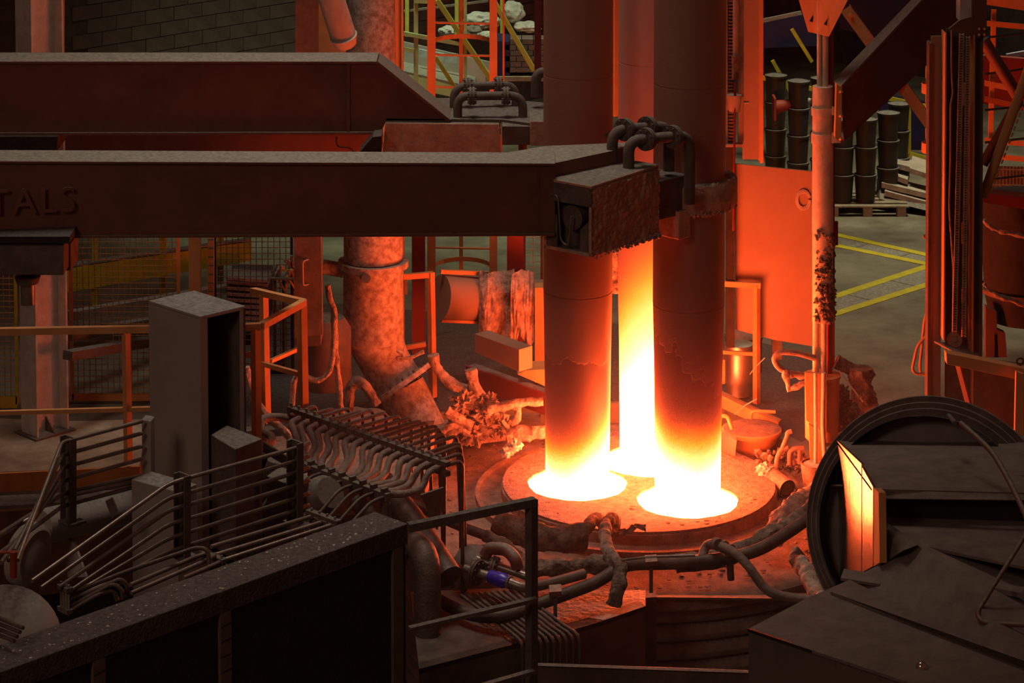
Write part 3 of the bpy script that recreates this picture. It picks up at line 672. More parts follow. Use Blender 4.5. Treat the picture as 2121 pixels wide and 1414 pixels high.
# burner housing, cloth, block beam
t = Thing('burner_housing', 'round burner barrel partly draped with scorched cloth', 'burner')
a, b = P(912, 615, 26.8), P(1130, 625, 27.4)
t.part('barrel', MB().cyl(a, b, .235, n=40), PANELW); t.part('top_lip', MB().bar(P(912, 562, 26.8), P(1010, 566, 27.0), .05, .04), WARM)
t.part('bottom_lip', MB().bar(P(914, 664, 26.75), P(1000, 667, 26.9), .04, .03), WARM)
def drape(x0, x1, y0, y1, Y, seed):
    def fn(u, v):
        p = P(x0+(x1-x0)*u, y0+(y1(u)-y0)*v, Y); w_ = noise.fractal(V((u*3+seed, v*1.2, seed)), 1, 2, 4)
        return p+V((0, -.17*math.sin(min(1, v*3)*1.5)+w_*.10, w_*.02))
    return MB().grid(fn, 36, 30)
t.part('scorched_cloth', drape(992, 1066, 560, lambda u: 702+9*math.sin(u*17), 26.9, 1.3), WRAP)
t.part('scorched_cloth', drape(1058, 1106, 562, lambda u: 700+14*math.sin(u*9+1), 26.7, 5.1), WRAP)
t.done()
one('square_post', vbar(1108, 1130, 596, 792, 26.9, .2, WARM), WARM, 'lit square post end behind the left electrode beside the cloth', 'post')
t = Thing('block_beam', 'short square beam lying tilted above the scrap heap', 'beam')
q0 = P(983, 735, 26.2); 
t.part('long_face', MB().prism([P(983, 729, 26.2), P(1075, 770, 25.4), P(1075, 724, 25.4), P(983, 691, 26.2)], D2*.19), PANELW, bevel=.004); t.done()
t = Thing('sloping_girder', 'dark sloping girder below the square beam', 'girder')
t.part('top_flange', MB().prism([P(965, 758, 26.6), P(1135, 818, 25.4), P(1135, 806, 25.6), P(985, 752, 26.8)], (0, 0, -.03)), STEEL)
t.part('web', MB().prism([P(965, 800, 26.6), P(1135, 862, 25.4), P(1135, 818, 25.4), P(965, 758, 26.6)], (0, .05, 0)), REDP); t.done()
one('lit_wedge', MB().prism(pp(25.9, (1072, 775), (1130, 800), (1130, 765), (1090, 767)), (0, .3, 0)), WARM, 'bright wedge of plate between girder and left electrode', 'plate')
one('base_cover', MB().prism([P(700, 905, 25.0), P(900, 905, 25.2), P(1120, 880, 25.6), P(1120, 838, 26.8), P(860, 838, 26.8), P(700, 862, 26.0)], (0, 0, -.12)), ROOF, 'dusty cover plate behind the roof under the duct outlet', 'plate')
one('drip_cone', MB().blob(P(735, 870, 25.3), .30, 4, .25, 3, (1.2, .8, .35)), ROOF, 'low dusty mound at the foot of the big duct', 'mound')
# scrap heap of burnt hoses
t = Thing('scrap_heap', 'tangled heap of burnt hose ends on the furnace roof rim', 'debris')
for k, (x, y, s) in enumerate(((960, 835, .10), (975, 862, .12), (950, 872, .10), (1005, 850, .12), (1000, 880, .13), (1022, 862, .11), (985, 892, .12), (1040, 882, .09), (955, 895, .08), (1015, 832, .07), (1060, 888, .07), (965, 828, .06))):
    t.part('burnt_lump', MB().blob(P(x, y, 25.1+.1*(k % 3)), s, 4, .9, 7, (1, .8, .9)), WRAP)
for pts, r_ in (([(905, 920), (912, 895), (935, 880), (960, 885)], .035), ([(925, 930), (930, 900), (955, 888), (970, 900)], .04), ([(1010, 848), (1060, 835), (1125, 830)], .045), ([(1040, 870), (1055, 890), (1052, 925)], .03), ([(1060, 838), (1075, 845), (1072, 868), (1062, 875)], .035), ([(925, 850), (950, 868), (980, 880)], .05)):
    t.part('hose_end', MB().tube(arc(pp(24.95, *pts), .12), r_, 10, .5, dens=.02, fs=10), WRAP)
for x, y in ((1050, 935), (1068, 922)): t.part('pale_lump', MB().blob(P(x, y, 24.6), .06, 3, .5), WHITE)
t.done()
one('lagged_pipe', MB().tube(pp(24.9, (1050, 905), (1090, 897), (1135, 890)), .07, 12, .5, dens=.02, fs=9), WRAP, 'lagged pipe running from the scrap heap behind the left electrode', 'pipe')
# ============================================================ RIGHT BACKGROUND
t = Thing('rack_mast', 'lit toothed rack mast rising just right of the front electrode', 'mast'); Y = 24.9
t.part('side_rail', vbar(1500, 1507, -420, 300, Y, .06, PALE), PALE); t.part('side_rail', vbar(1529, 1541, -420, 300, Y, .06, PALE), PALE)
for k in range(46): y = -20+k*7; t.part('rack_tooth', vbar(1509, 1519, y, y+4, Y-.02, .05, STEEL), STEEL)
t.part('rack_back', vbar(1508, 1520, -420, 300, Y+.04, .02, DARK), DARK)
t.part('push_rod', MB().cyl(P(1526, -420, Y-.03), P(1524, 116, Y-.03), .030, n=14), PALE)
t.part('sleeve', MB().cyl(P(1524, 116, Y-.04), P(1523, 165, Y-.04), .040, .033, n=14), WRAP)
t.part('funnel_block', MB().cyl(P(1521, 196, Y-.1), P(1521, 230, Y-.1), .075, .055, n=18), PALE)
t.part('cross_plate', vbar(1497, 1541, 200, 228, Y-.01, .03, PALE), PALE)
t.part('foot_plate', vbar(1497, 1538, 299, 305, Y-.04, .12, PALE), PALE)
t.part('side_bolt', MB().cyl(P(1540, 212, Y), P(1552, 212, Y), .014, n=8), PALE)
t.part('hanging_cable', MB().tube(pp(Y-.15, (1523, 170), (1521, 300), (1519, 478)), .011, 8), REDP)
t.done()
t = Thing('broad_column', 'broad flat orange lit column behind the rack mast', 'column')
t.part('face_plate', vbar(1538, 1578, -420, 330, 26.0, .03, PANELW), PANELW); t.part('edge_flange', vbar(1574, 1581, -420, 338, 25.9, .25, WARM), WARM)
t.part('lower_post', vbar(1505, 1522, 300, 720, 26.3, .12, BLACK), BLACK); t.done()
t = Thing('shield_plate', 'big bare steel shield plate standing right of the front electrode', 'plate')
t.part('sheet', MB().prism(pp(26.4, (1524, 682), (1600, 703), (1700, 720), (1700, 357), (1522, 339)), (0, .03, 0)), PANELW)
t.part('back_post', vbar(1600, 1620, 500, 745, 26.5, .10, DARK), DARK)
ring = MB()
for k in range(3): ring.tube([P(1664+(15-k*2)*math.cos(a/3), 414+(21-k*3)*math.sin(a/3), 26.385) for a in range(0, 19)], .005, 5)
t.part('chalk_ring', ring, PALE); t.done()
# pails on pallets
pail = None
def mkpail(loc):
    t = Thing('plastic_pail', 'dark lidded pail', 'pail', 'pails stacked on pallets behind the pole')
    t.part('body', MB().lathe(loc, [(0, 0), (.125, 0), (.145, .34)], 20), CANS)
    t.part('lid', MB().lathe(loc, [(.145, .34), (.155, .34), (.155, .365), (.14, .37), (.135, .362), (0, .362)], 20), CANS)
    return t.done()
rows = []
for (px, py, Y, n) in ((1745, 432, 34.3, 3), (1792, 426, 34.3, 3), (1838, 420, 34.7, 3), (1605, 425, 35.4, 4), (1652, 425, 35.0, 4), (1700, 430, 35.2, 4), (1860, 408, 35.3, 3)):
    for k in range(n): rows.append((P(px, py, Y), k, px))
base = {}
lv = ('bottom', 'second', 'third', 'top')
wh = {1745: 'front left column', 1792: 'front middle column', 1838: 'front right column', 1605: 'far left column beside the broad column', 1652: 'second column behind the shield plate', 1700: 'column hidden by the pole', 1860: 'rear right column'}
for p, k, px in rows:
    loc = V((p.x, p.y, .15+k*.375)); lab = 'dark pail, %s of the %s of pails' % (('top' if (k == 2 and px > 1700) or k == 3 else lv[k]), wh[px])
    if pail is None: pail = mkpail(loc); p0_ = loc; pail['label'] = lab
    else: copy_tree(pail, loc-p0_, lab)
t = Thing('wooden_pallet', 'dark wooden pallet under the pails right of the pole', 'pallet'); c = P(1790, 436, 34.4)
for k in range(5): t.part('deck_board', MB().box(V((c.x, c.y-.3+k*.19, .13)), X*1.1, YY*.12, Z*.02), WOOD)
for k in range(3): t.part('block', MB().box(V((c.x-.45+k*.45, c.y-.3, .06)), X*.12, YY*.12, Z*.12), WOOD)
t.done()
t = Thing('traffic_cone', 'fallen dusty red and blue cone on the pails', 'cone'); c = P(1640, 215, 35.0)
t.part('cone_body', MB().lathe(c, [(.10, -.25), (.02, .28)], 18, V((.95, 0, .2))), REDP); t.part('blue_band', MB().lathe(c, [(.075, .0), (.03, .26)], 18, V((.95, 0, .2))), TEAL)
t.part('square_base', MB().box(c+V((-.24, 0, -.05)), V((.03, 0, 0)), YY*.3, Z*.3), REDP); t.done()
t = Thing('yellow_railing', 'yellow guard rail on dark blue plates behind the pails', 'railing')
t.part('top_rail', MB().bar(P(1575, 160, 37), P(1700, 188, 37), .06), YEL); t.part('top_rail', MB().bar(P(1825, 200, 37.5), P(1925, 222, 37.5), .06), YEL)
t.part('post', MB().bar(P(1880, 212, 37.5), P(1880, 318, 37.5), .07), YEL); t.part('base_rail', MB().bar(P(1825, 305, 37.5), P(1935, 335, 37.5), .04, .10), YEL)
t.part('stair_rail', MB().bar(P(1640, 60, 36), P(1682, 128, 36), .05), YEL); t.part('stair_rail', MB().bar(P(1600, 125, 36), P(1645, 205, 36), .05), YEL); t.done()
one('blue_hoarding', MB().prism(pp(38, (1822, 345), (1940, 352), (1940, 215), (1822, 195)), (0, .1, 0)), BLUE, 'dark blue panel behind the yellow guard rail', 'panel')
one('blue_girder', MB().prism(pp(37, (1575, 100), (1700, 95), (1700, 28), (1575, 42)), (0, .2, 0)), BLUE, 'dark blue girder high behind the pails', 'girder')
one('blue_girder', MB().prism(pp(33, (1740, 60), (1960, 110), (1960, -60), (1740, -60)), (0, .2, 0)), BLUE, 'dark blue girder behind the channel arm', 'girder')
one('pale_strut', MB().bar(P(1575, 44, 36), P(1660, 26, 36), .05), STEEL, 'pale strut above the blue girder', 'strut')
t = Thing('plank_stack', 'stack of grey planks on floor between pails and right mast', 'planks')
for k, (x0, y0, x1, y1, h) in enumerate(((1822, 330, 1935, 358, 14), (1822, 352, 1880, 372, 16), (1884, 348, 1940, 366, 26), (1826, 378, 1935, 404, 14), (1832, 395, 1935, 422, 12))):
    Y0 = 34.9-k*.12; t.part('plank', MB().prism([P(x0, y0, Y0), P(x1, y1, Y0-.2), P(x1+4, y1-h, Y0+.35), P(x0+6, y0-h, Y0+.45)], (0, 0, -.07)), PLANK)
t.part('dark_beam', MB().prism([P(1822, 412, 34.4), P(1935, 440, 34.0), P(1935, 400, 34.6), P(1822, 378, 34.8)], (0, .3, -.0)), DARK); t.done()
for x, y, l in ((1610, 470, 'one'),): pass
# ============================================================ SAMPLING POLE
t = Thing('sampling_pole', 'thick pale pole with slag crust standing right of the roof', 'pole'); Y = 24.3
t.part('hanger_plate', MB().prism([P(1652, -8, 24.75), P(1674, 66, 24.5), P(1717, 76, 24.05), P(1760, -8, 23.6), P(1770, -60, 23.5), P(1640, -60, 24.85)], (.005, .02, 0)), WARM)
for x, y in ((1681, 38), (1711, 45)): t.part('hole', MB().prism(pp(Y+.08-(x-1681)*.011, (x-4, y+6), (x+2, y+8), (x+3, y-6)), (0, .02, 0)), BLACK)
t.part('upper_tube', MB().cyl(P(1697, -420, Y), P(1697, 185, Y), m_(5, Y), n=14), POLEM); t.part('upper_tube', MB().cyl(P(1710, -420, Y), P(1709, 185, Y), m_(6.5, Y), n=14), POLEM)
t.part('back_strip', vbar(1716, 1727, 60, 185, Y+.05, .03, REDP), REDP)
def pc(x, y0, y1, r0, r1=None, dy=0): return MB().cyl(P(x, y0, Y+dy), P(x, y1, Y+dy), m_(r0, Y), m_(r1 or r0, Y), n=28)
t.part('sleeve', pc(1704, 178, 480, 21, 22), POLEM)
for y0, y1 in ((222, 238), (275, 296)): t.part('clamp_band', pc(1704, y0, y1, 23.5), POLEM); t.part('clamp_ear', vbar(1724, 1742, y0, y1, Y-.12, .03, POLEM), POLEM)
for y0, y1 in ((222, 238), (275, 296)): t.part('clamp_bolt', MB().cyl(P(1735, (y0+y1)/2, Y-.16), P(1735, (y0+y1)/2, Y-.08), .014, n=6), DARK)
t.part('lower_sleeve', pc(1704, 480, 664, 21.5), POLEM)
cr = MB()
for k in range(150):
    y = 470+190*random.random()**.8; a = random.uniform(-.2, 2.3); cr.blob(P(1704, y, Y)+V((m_(21, Y)*math.sin(a-.6), -m_(21, Y)*math.cos(a-.6), 0)), random.uniform(.008, .030), 2, 1.0, 8, (1, .7, 1.1))
t.part('slag_crust', cr, BURNT, kind='stuff')
t.part('lance', MB().cyl(P(1690, 655, Y-.05), P(1690, 775, Y-.05), m_(7, Y), n=14), POLEM); t.part('lance', MB().cyl(P(1706, 655, Y-.07), P(1706, 775, Y-.07), m_(6, Y), n=14), POLEM)
t.part('back_tube', pc(1716, 655, 775, 8, dy=.05), REDP); t.part('guide_rail', vbar(1722, 1729, 180, 760, Y+.1, .04, REDP), REDP); t.part('small_bracket', vbar(1729, 1736, 460, 508, Y+.1, .05, REDP), REDP)
t.done()
t = Thing('lance_holder', 'red lit barrel shaped lance holder at the foot of the pole', 'holder')
t.part('rim', MB().lathe(P(1703, 775, Y), [(.05, 0), (m_(38, Y), 0), (m_(38, Y), -.03), (.05, -.03)], 36), WARM)
t.part('barrel', MB().lathe(P(1703, 778, Y), [(m_(36, Y), 0), (m_(34, Y), -.60), (m_(20, Y), -.66)], 36), WARM)
t.part('front_channel', MB().prism(pp(Y-.20, (1670, 870), (1712, 900), (1712, 775), (1668, 772)), (0, .05, 0)), WARM)
t.part('tail', MB().prism(pp(Y-.15, (1680, 985), (1706, 1000), (1712, 900), (1676, 880)), (0, .06, 0)), WARM)
t.part('lance_rod', MB().tube(pp(Y-.25, (1689, 772), (1690, 900), (1689, 982)), .018, 10), PALE)
t.part('lance_rod', MB().tube(pp(Y-.27, (1706, 772), (1704, 880), (1710, 985)), .022, 10), PALE)
t.done()
t = Thing('slag_pot', 'small crusted tapered pot under the lance rods', 'pot'); c = P(1692, 958, Y-.25)
t.part('shell', MB().lathe(c, [(.14, 0), (.155, 0), (.12, -.28), (.10, -.34)], 28), ROOF); t.part('ash_fill', MB().blob(c-Z*.02, .135, 3, .25, 5, (1, 1, .12)), WHITE); t.done()
t = Thing('hose_hoop', 'bent bare pipe hoop with burnt drips left of the pole', 'hose')
hp = arc(pp(Y-.1, (1690, 742), (1650, 730), (1615, 728), (1602, 742), (1612, 762), (1640, 775), (1672, 778)), .08)
t.part('hoop', MB().tube(hp, .030, 10), HOSE)
t.part('burnt_drip', MB().tube(pp(Y-.12, (1625, 765), (1630, 790), (1634, 806), (1660, 795), (1672, 790)), .026, 9, .8, dens=.02, fs=12), WRAP)
t.part('burnt_drip', MB().tube(pp(Y-.1, (1635, 775), (1660, 780), (1675, 778)), .032, 9, .8, dens=.02, fs=12), WRAP); t.done()
t = Thing('slagged_arm', 'rugged slag covered arm reaching right from the pole foot', 'slag')
t.part('arm', MB().tube(pp(Y+.1, (1732, 748), (1760, 762), (1775, 772)), .06, 18, .4, dens=.012, fs=10), BURNT)
t.part('lump', MB().tube(pp(Y, (1782, 762), (1785, 800), (1790, 825), (1805, 850)), [.11, .10, .09, .07], 24, .4, dens=.012, fs=10), BURNT)
for k, (x, y, s) in enumerate(((1745, 850, .11), (1770, 870, .12), (1755, 885, .13), (1798, 862, .09), (1740, 815, .08), (1782, 885, .10))): t.part('lump', MB().blob(P(x, y, Y+.2), s, 5, .5, 7, (1, .8, 1)), BURNT)
t.part('loose_rod', MB().tube(pp(Y-.1, (1738, 768), (1788, 832)), .007, 6), PALE); t.done()
# channel arm and braces
t = Thing('channel_boom', 'wide folded channel arm running up right from the pole clamp', 'arm')
fc_ = [P(1742, 178, 23.9), P(1748, 290, 23.9), P(2001, 56, 25.3), P(2001, -60, 25.3), P(1965, -60, 25.1)]
t.part('web_plate', MB().prism(fc_, (0, .03, 0)), STEEL if 0 else ARM)
t.part('top_flange', MB().prism([P(1725, 168, 24.3), P(1742, 178, 23.9), P(1965, -60, 25.1), P(1945, -60, 25.5)], (.01, 0, -.02)), ARM)
t.part('bottom_flange', MB().prism([P(1748, 290, 23.9), P(2001, 56, 25.3), P(2001, 56, 25.3)+YY*.35, P(1748, 290, 23.9)+YY*.35], (0, 0, -.015)), ARM)
t.part('end_plate', MB().prism(pp(23.85, (1730, 286), (1742, 296), (1744, 180), (1733, 175)), (0, .12, 0)), WARM)
for y in (190, 240, 288): t.part('bolt', MB().cyl(P(1738, y, 23.87), P(1744, y, 23.80), .013, n=6), WARM)
t.done()
def angle(name, lab, a, b, w_, m=WARM, th=.06):
    mb = MB(); d = (b-a).normalized(); u = d.cross(YY).normalized(); u = u if u.z > 0 else -u
    mb.prism([a-u*w_/2, a+u*w_/2, a+u*w_/2+YY*.008, a-u*w_/2+YY*.008], b-a); mb.prism([a+u*w_/2, a+u*w_/2+YY*th, a+u*(w_/2-.008)+YY*th, a+u*(w_/2-.008)], b-a)
    t = Thing(name, lab, 'brace'); t.part('angle_bar', mb, m)
    for k in (.05, .94): c = a.lerp(b, k); t.part('bolt', MB().cyl(c-YY*.03, c+YY*.01, .018, n=6), m)
    t.done()
angle('angle_brace', 'bright angle iron brace crossing behind the channel arm', P(1752, 18, 24.9), P(1952, 292, 24.4), .115)
one('angle_brace', MB().prism(pp(25.2, (1745, 0), (1870, -25), (1850, -40), (1745, -20)), (0, .05, 0)), WARM, 'short lit bar at photo top beside the hanger plate', 'brace')
# right mast
t = Thing('chain_mast', 'tall right mast with two greased drive chains', 'mast'); Y = 23.6
def vb(a, b, y0, y1, Yq, th, nm, m, lean=0): t.part(nm, MB().prism(pp(Yq, (a-lean, y1), (b-lean, y1), (b, y0), (a, y0)), (0, th, 0)), m)
vb(1929, 1953, 75, 1000, Y+.1, .03, 'left_flange', REDP if 0 else PANELW, 6); vb(1925, 1931, 90, 1000, Y+.05, .16, 'left_web', DARK, 5)
vb(1958, 1961, 70, 705, Y-.10, .22, 'lit_edge', WARM, 4); vb(1960, 2012, 60, 1000, Y+.20, .02, 'back_plate', DARK, 4)
vb(2017, 2020, 72, 735, Y-.10, .22, 'lit_edge', WARM, 4); vb(2019, 2038, -420, 1000, Y, .25, 'right_channel', DARK, 4)
t.part('top_plate', MB().prism(pp(Y-.08, (1966, 60), (2014, 78), (2038, 78), (2038, 28), (1992, 40), (1985, 44)), (0, .04, 0)), ARM)
t.part('upper_box', MB().prism(pp(Y-.05, (1988, 44), (2014, 50), (2014, -420), (1990, -420)), (0, .2, 0)), PALE)
t.part('upper_box', MB().prism(pp(Y-.1, (2014, 70), (2044, 76), (2044, -420), (2014, -420)), (0, .3, 0)), ARM)
for x in (2028, 2039):
    for y in (60, 72): t.part('bolt', MB().cyl(P(x, y, Y-.14), P(x, y, Y-.05), .013, n=6), WARM)
def chain(x0, y0, x1, y1, dx):
    n = int((y1-y0)/5.2); mb = MB()
    for k in range(n):
        f = k/n; x = x0+(x1-x0)*f; y = y0+(y1-y0)*f
        for s in (-1, 1): mb.box(P(x+s*dx, y, Y-.16), X*.008, YY*.03, Z*(.017 if k % 2 else .023))
        mb.cyl(P(x-dx, y, Y-.16), P(x+dx, y, Y-.16), .008, n=6)
    return mb
t.part('drive_chain', chain(1992, 72, 1977, 690, 4), CHAIN, kind='stuff'); t.part('drive_chain', chain(2005, 78, 1996, 700, 3.5), CHAIN, kind='stuff')
t.part('cable', MB().tube(arc(pp(Y-.14, (1971, 62), (1971, 150), (1974, 195), (1969, 215), (1969, 330), (1966, 430), (1975, 560), (1974, 680)), .1), .010, 7), HOSE)
t.part('sprocket', MB().lathe(P(1978, 702, Y-.02), [(.02, -.02), (.075, -.02), (.075, .02), (.02, .02)], 20, YY+X*.6), STEEL)
t.part('sprocket_hub', MB().cyl(P(1976, 702, Y-.06), P(1978, 702, Y), .03, n=14), STEEL)
t.part('foot_plate', MB().prism([P(1935, 706, Y), P(1985, 733, Y-.3), P(2030, 738, Y-.2), P(2030, 720, Y+.3)], (0, 0, -.015)), STEEL)
for y0, y1 in ((172, 218), (462, 505), (600, 628)): vb(1992, 1999, y0, y1, Y+.12, .02, 'tab', WARM)
t.done()
t = Thing('cage_hoop_ladder', 'caged ladder seen edge on left of the chain mast', 'ladder'); Y2 = 25.6
t.part('rail', vbar(1918, 1926, -420, 315, Y2, .04, WARM), WARM); 
for y in (182, 305): t.part('hoop', MB().lathe(P(1930, y, Y2), [(m_(21, Y2), -.05), (m_(21, Y2), .05), (m_(20, Y2), .05), (m_(20, Y2), -.05)], 24), WARM)
t.done()
one('bent_handrail', MB().tube(arc(pp(24.2, (1924, 640), (1915, 660), (1905, 760), (1908, 775), (1924, 778)), .05), .014, 8), WARM, 'outer red bent grab rail at the foot of the chain mast', 'rail')
one('bent_handrail', MB().tube(arc(pp(24.1, (1924, 690), (1900, 715), (1889, 765), (1898, 775), (1922, 772)), .05), .014, 8), WARM, 'inner red bent grab rail below the outer one', 'rail')
one('mast_peg', MB().cyl(P(1912, 490, 24.0), P(1928, 488, 24.0), .018, n=10), WARM, 'short red peg sticking out left of the chain mast', 'peg')
# far right framework
t = Thing('far_cage', 'orange lit cage ladder frame behind the pipes at right edge', 'ladder'); Y2 = 26.5
t.part('strap', MB().prism(pp(Y2, (2046, 330), (2056, 330), (2064, 20), (2054, 20)), (0, .03, 0)), WARM)
for y, d in ((48, 8), (172, 18), (205, 20), (290, 8), (322, 8)): t.part('hoop_bar', MB().prism(pp(Y2-.05, (2040, y+6), (2130, y+d+6), (2130, y+d-5), (2040, y-5)), (0, .02, 0)), WARM if y != 205 else KICK)
t.part('top_plate', MB().prism(pp(Y2-.2, (2044, 10), (2135, 24), (2135, -60), (2044, -60)), (0, .03, 0)), WARM); t.done()
one('red_panel', MB().prism(pp(29, (2036, 215), (2160, 235), (2160, 125), (2036, 115)), (0, .1, 0)), REDP, 'dark red panel behind the far right cage', 'panel')
one('strip_light', MB().bar(P(2085, 116, 29.5), P(2125, 109, 29.5), .05), mat('cold_lamp', (.7, .75, .95), .3, bump=0), 'slim cold white strip above the red panel', 'lamp')
for i, (y0, y1) in enumerate(((78, 68), (153, 141), (228, 218), (295, 286), (372, 362))): one('slack_cable', MB().tube(pp(25.5, (2040, y0), (2080, y0-4), (2130, y1)), .012, 6), RUBBER, 'black slack cable, %s from the top at right edge' % ('first', 'second', 'third', 'fourth', 'fifth')[i], 'cable', 'cables at right edge')
one('thick_brace', MB().cyl(P(2036, 82, 25.0), P(2112, 205, 25.0), .06, n=16), ARM, 'brown round brace falling right from the mast top', 'brace')
one('thick_brace', MB().cyl(P(2112, 205, 25.2), P(2036, 340, 25.2), .05, n=16), BLACK, 'black brace falling left behind the bright pipe', 'brace')
t = Thing('bright_brace', 'bright tube brace with slotted strip at right edge', 'brace')
t.part('tube', MB().cyl(P(2140, 115, 23.8), P(2036, 408, 23.8), .045, n=16), WARM)
for k in range(18): f = k/18; t.part('slot_strip', MB().bar(P(2144-92*f, 150+250*f, 23.75), P(2144-92*(f+.035), 150+250*(f+.035), 23.75), .012), WARM)
t.done()
one('cross_beam', MB().prism(pp(24.6, (2034, 418), (2160, 440), (2160, 412), (2038, 400)), (0, .2, 0)), REDP, 'lit cross beam under the bright brace', 'beam')
t = Thing('tilting_ladle', 'dark round vessel half hidden behind the chain mast', 'vessel'); c = P(2125, 560, 25.6)
t.part('body', MB().lathe(P(2125, 640, 25.6), [(.36, -.1), (.42, .2), (.45, .75), (.45, 1.15), (0, 1.16)], 40), BLACK)
t.part('lip_rope', MB().tube(arc(pp(25.1, (2038, 455), (2055, 475), (2085, 482), (2130, 492)), .1), .022, 9, .8, dens=.02, fs=12), WRAP)
t.part('lower_rope', MB().tube(arc(pp(25.1, (2036, 588), (2060, 610), (2090, 622), (2130, 632)), .1), .022, 9, .8, dens=.02, fs=12), WRAP)
t.part('hoop', MB().lathe(P(2125, 600, 25.6), [(.44, 0), (.47, 0), (.47, .04), (.44, .04)], 40), ARM)
for x, y in ((2042, 645), (2060, 690)): t.part('support', MB().prism(pp(25.3, (x, 740), (x+26, 740), (x+22, y), (x, y-10)), (0, .1, 0)), ARM)
t.done()
t = Thing('wire_bin', 'pale wire bin behind the far right framework', 'bin')
for k in range(12): t.part('wire', MB().cyl(P(2050+k*7, 415, 28), P(2050+k*7, 345, 28), .006, n=5), STEEL)
for k in range(5): t.part('wire', MB().cyl(P(2048, 350+k*16, 28), P(2130, 352+k*16, 28), .006, n=5), STEEL)
t.part('back_sheet', MB().prism(pp(28.3, (2048, 418), (2130, 420), (2130, 345), (2048, 343)), (0, .03, 0)), DARK); t.done()
t = Thing('ledge_frame', 'lit red beam frame running off to the right edge', 'frame')
t.part('beam', MB().prism(pp(23.0, (1961, 754), (2140, 793), (2140, 767), (1960, 731)), (0, .12, 0)), WARM, bevel=.004)
t.part('post', MB().prism(pp(22.9, (2100, 1000), (2120, 1000), (2121, 775), (2105, 770)), (0, .06, 0)), WARM)
t.part('diagonal', MB().bar(P(2110, 775, 22.95), P(2150, 830, 22.95), .05), WARM)
t.part('strut', MB().bar(P(1985, 755, 23.2), P(2010, 850, 23.2), .05, .03), ARM); t.part('shackle', MB().lathe(P(2113, 748, 22.98), [(.022, -.01), (.04, -.01), (.04, .01), (.022, .01)], 14, YY), ARM)
t.done()
one('wall_plate', MB().prism(pp(24.4, (1960, 980), (2160, 980), (2160, 760), (1960, 735)), (0, .05, 0)), DARK, 'dark plate behind the red beam frame', 'plate')
# ============================================================ RIGHT OF THE ROOF
t = Thing('guard_frame', 'red lit guard frame behind the right front electrode', 'railing'); Y = 26.3
t.part('top_bar', MB().bar(P(1485, 586, Y), P(1575, 591, Y), .055), WARM); t.part('post', MB().bar(P(1567, 590, Y), P(1567, 838, Y), .055), WARM)
t.part('mid_bar', MB().bar(P(1485, 728, Y), P(1566, 733, Y), .035), WARM); t.part('short_post', vbar(1490, 1502, 745, 795, Y, .04, WARM), WARM); t.done()
t = Thing('polished_drum', 'polished steel drum reflecting the glow right of the front electrode', 'drum'); c = P(1530, 822, 26.6)
t.part('lower_body', MB().lathe(c, [(0, 0), (.135, 0), (.135, .17)], 40), SATIN); t.part('upper_body', MB().lathe(c, [(.135, .17), (.165, .175), (.165, .48), (.155, .50)], 40), SATIN)
t.part('neck', MB().lathe(c, [(.155, .50), (.15, .57), (.10, .58), (.0, .58)], 40), SATIN); t.done()
t = Thing('lidded_can', 'dull can with domed lid behind the polished drum', 'can'); c = P(1545, 800, 27.4)
t.part('can_body', MB().lathe(c, [(0, 0), (.17, 0), (.17, .52)], 32), STEEL); t.part('can_lid', MB().lathe(c, [(.175, .52), (.18, .56), (.12, .62), (.05, .64), (.05, .70), (0, .70)], 32), STEEL); t.done()
t = Thing('roof_hatch', 'round lidded hatch with two bent handles on roof right of electrodes', 'hatch'); c = P(1557, 898, 25.1)
t.part('pot', MB().lathe(c, [(.12, -.20), (.24, -.08), (.275, .02)], 44), WARM); t.part('rim', MB().lathe(c, [(.275, .02), (.295, .02), (.295, .05), (.28, .06)], 44), WARM); t.part('lid', MB().lathe(c, [(.28, .06), (.2, .085), (.0, .095)], 44), ROOF)
t.part('handle', MB().tube(arc(pp(24.9, (1488, 864), (1500, 860), (1508, 864), (1516, 888)), .06), .020, 10), WARM)
t.part('handle', MB().tube(arc(pp(25.3, (1555, 878), (1556, 853), (1568, 851), (1606, 853)), .05), .018, 10), WARM)
t.done()
t = Thing('crossing_channels', 'red lit channel beams behind the roof hatch', 'beam')
t.part('long_channel', MB().prism([P(1480, 838, 26.0), P(1612, 898, 25.3), P(1612, 876, 25.3), P(1480, 812, 26.0)], (0, .12, 0)), WARM)
t.part('channel_flange', MB().prism([P(1480, 812, 26.0), P(1612, 876, 25.3), P(1618, 868, 25.5), P(1490, 806, 26.3)], (0, 0, -.015)), WARM)
t.part('low_channel', MB().prism([P(1485, 930, 24.9), P(1522, 945, 24.6), P(1526, 912, 24.6), P(1485, 893, 24.9)], (0, .10, 0)), ARM); t.done()
one('pry_wire', MB().tube(pp(25.6, (1522, 858), (1545, 838), (1568, 826)), .006, 6), PALE, 'thin bright wire sticking up over the roof hatch beams', 'wire')
one('pry_wire', MB().tube(pp(26.0, (1553, 775), (1568, 757), (1584, 741)), .005, 6), PALE, 'thin bright wire in front of the polished drum', 'wire')
t = Thing('open_pipe_end', 'cut open pipe lying at the roof rim below the hatch', 'pipe'); a, b = P(1585, 975, 24.3), P(1632, 1012, 23.9)
t.part('pipe_wall', MB().tube([a, b], .085, 22, caps=False), ROOF); t.part('bore', MB().tube([a, a.lerp(b, .97)], .07, 22), BLACK); t.done()
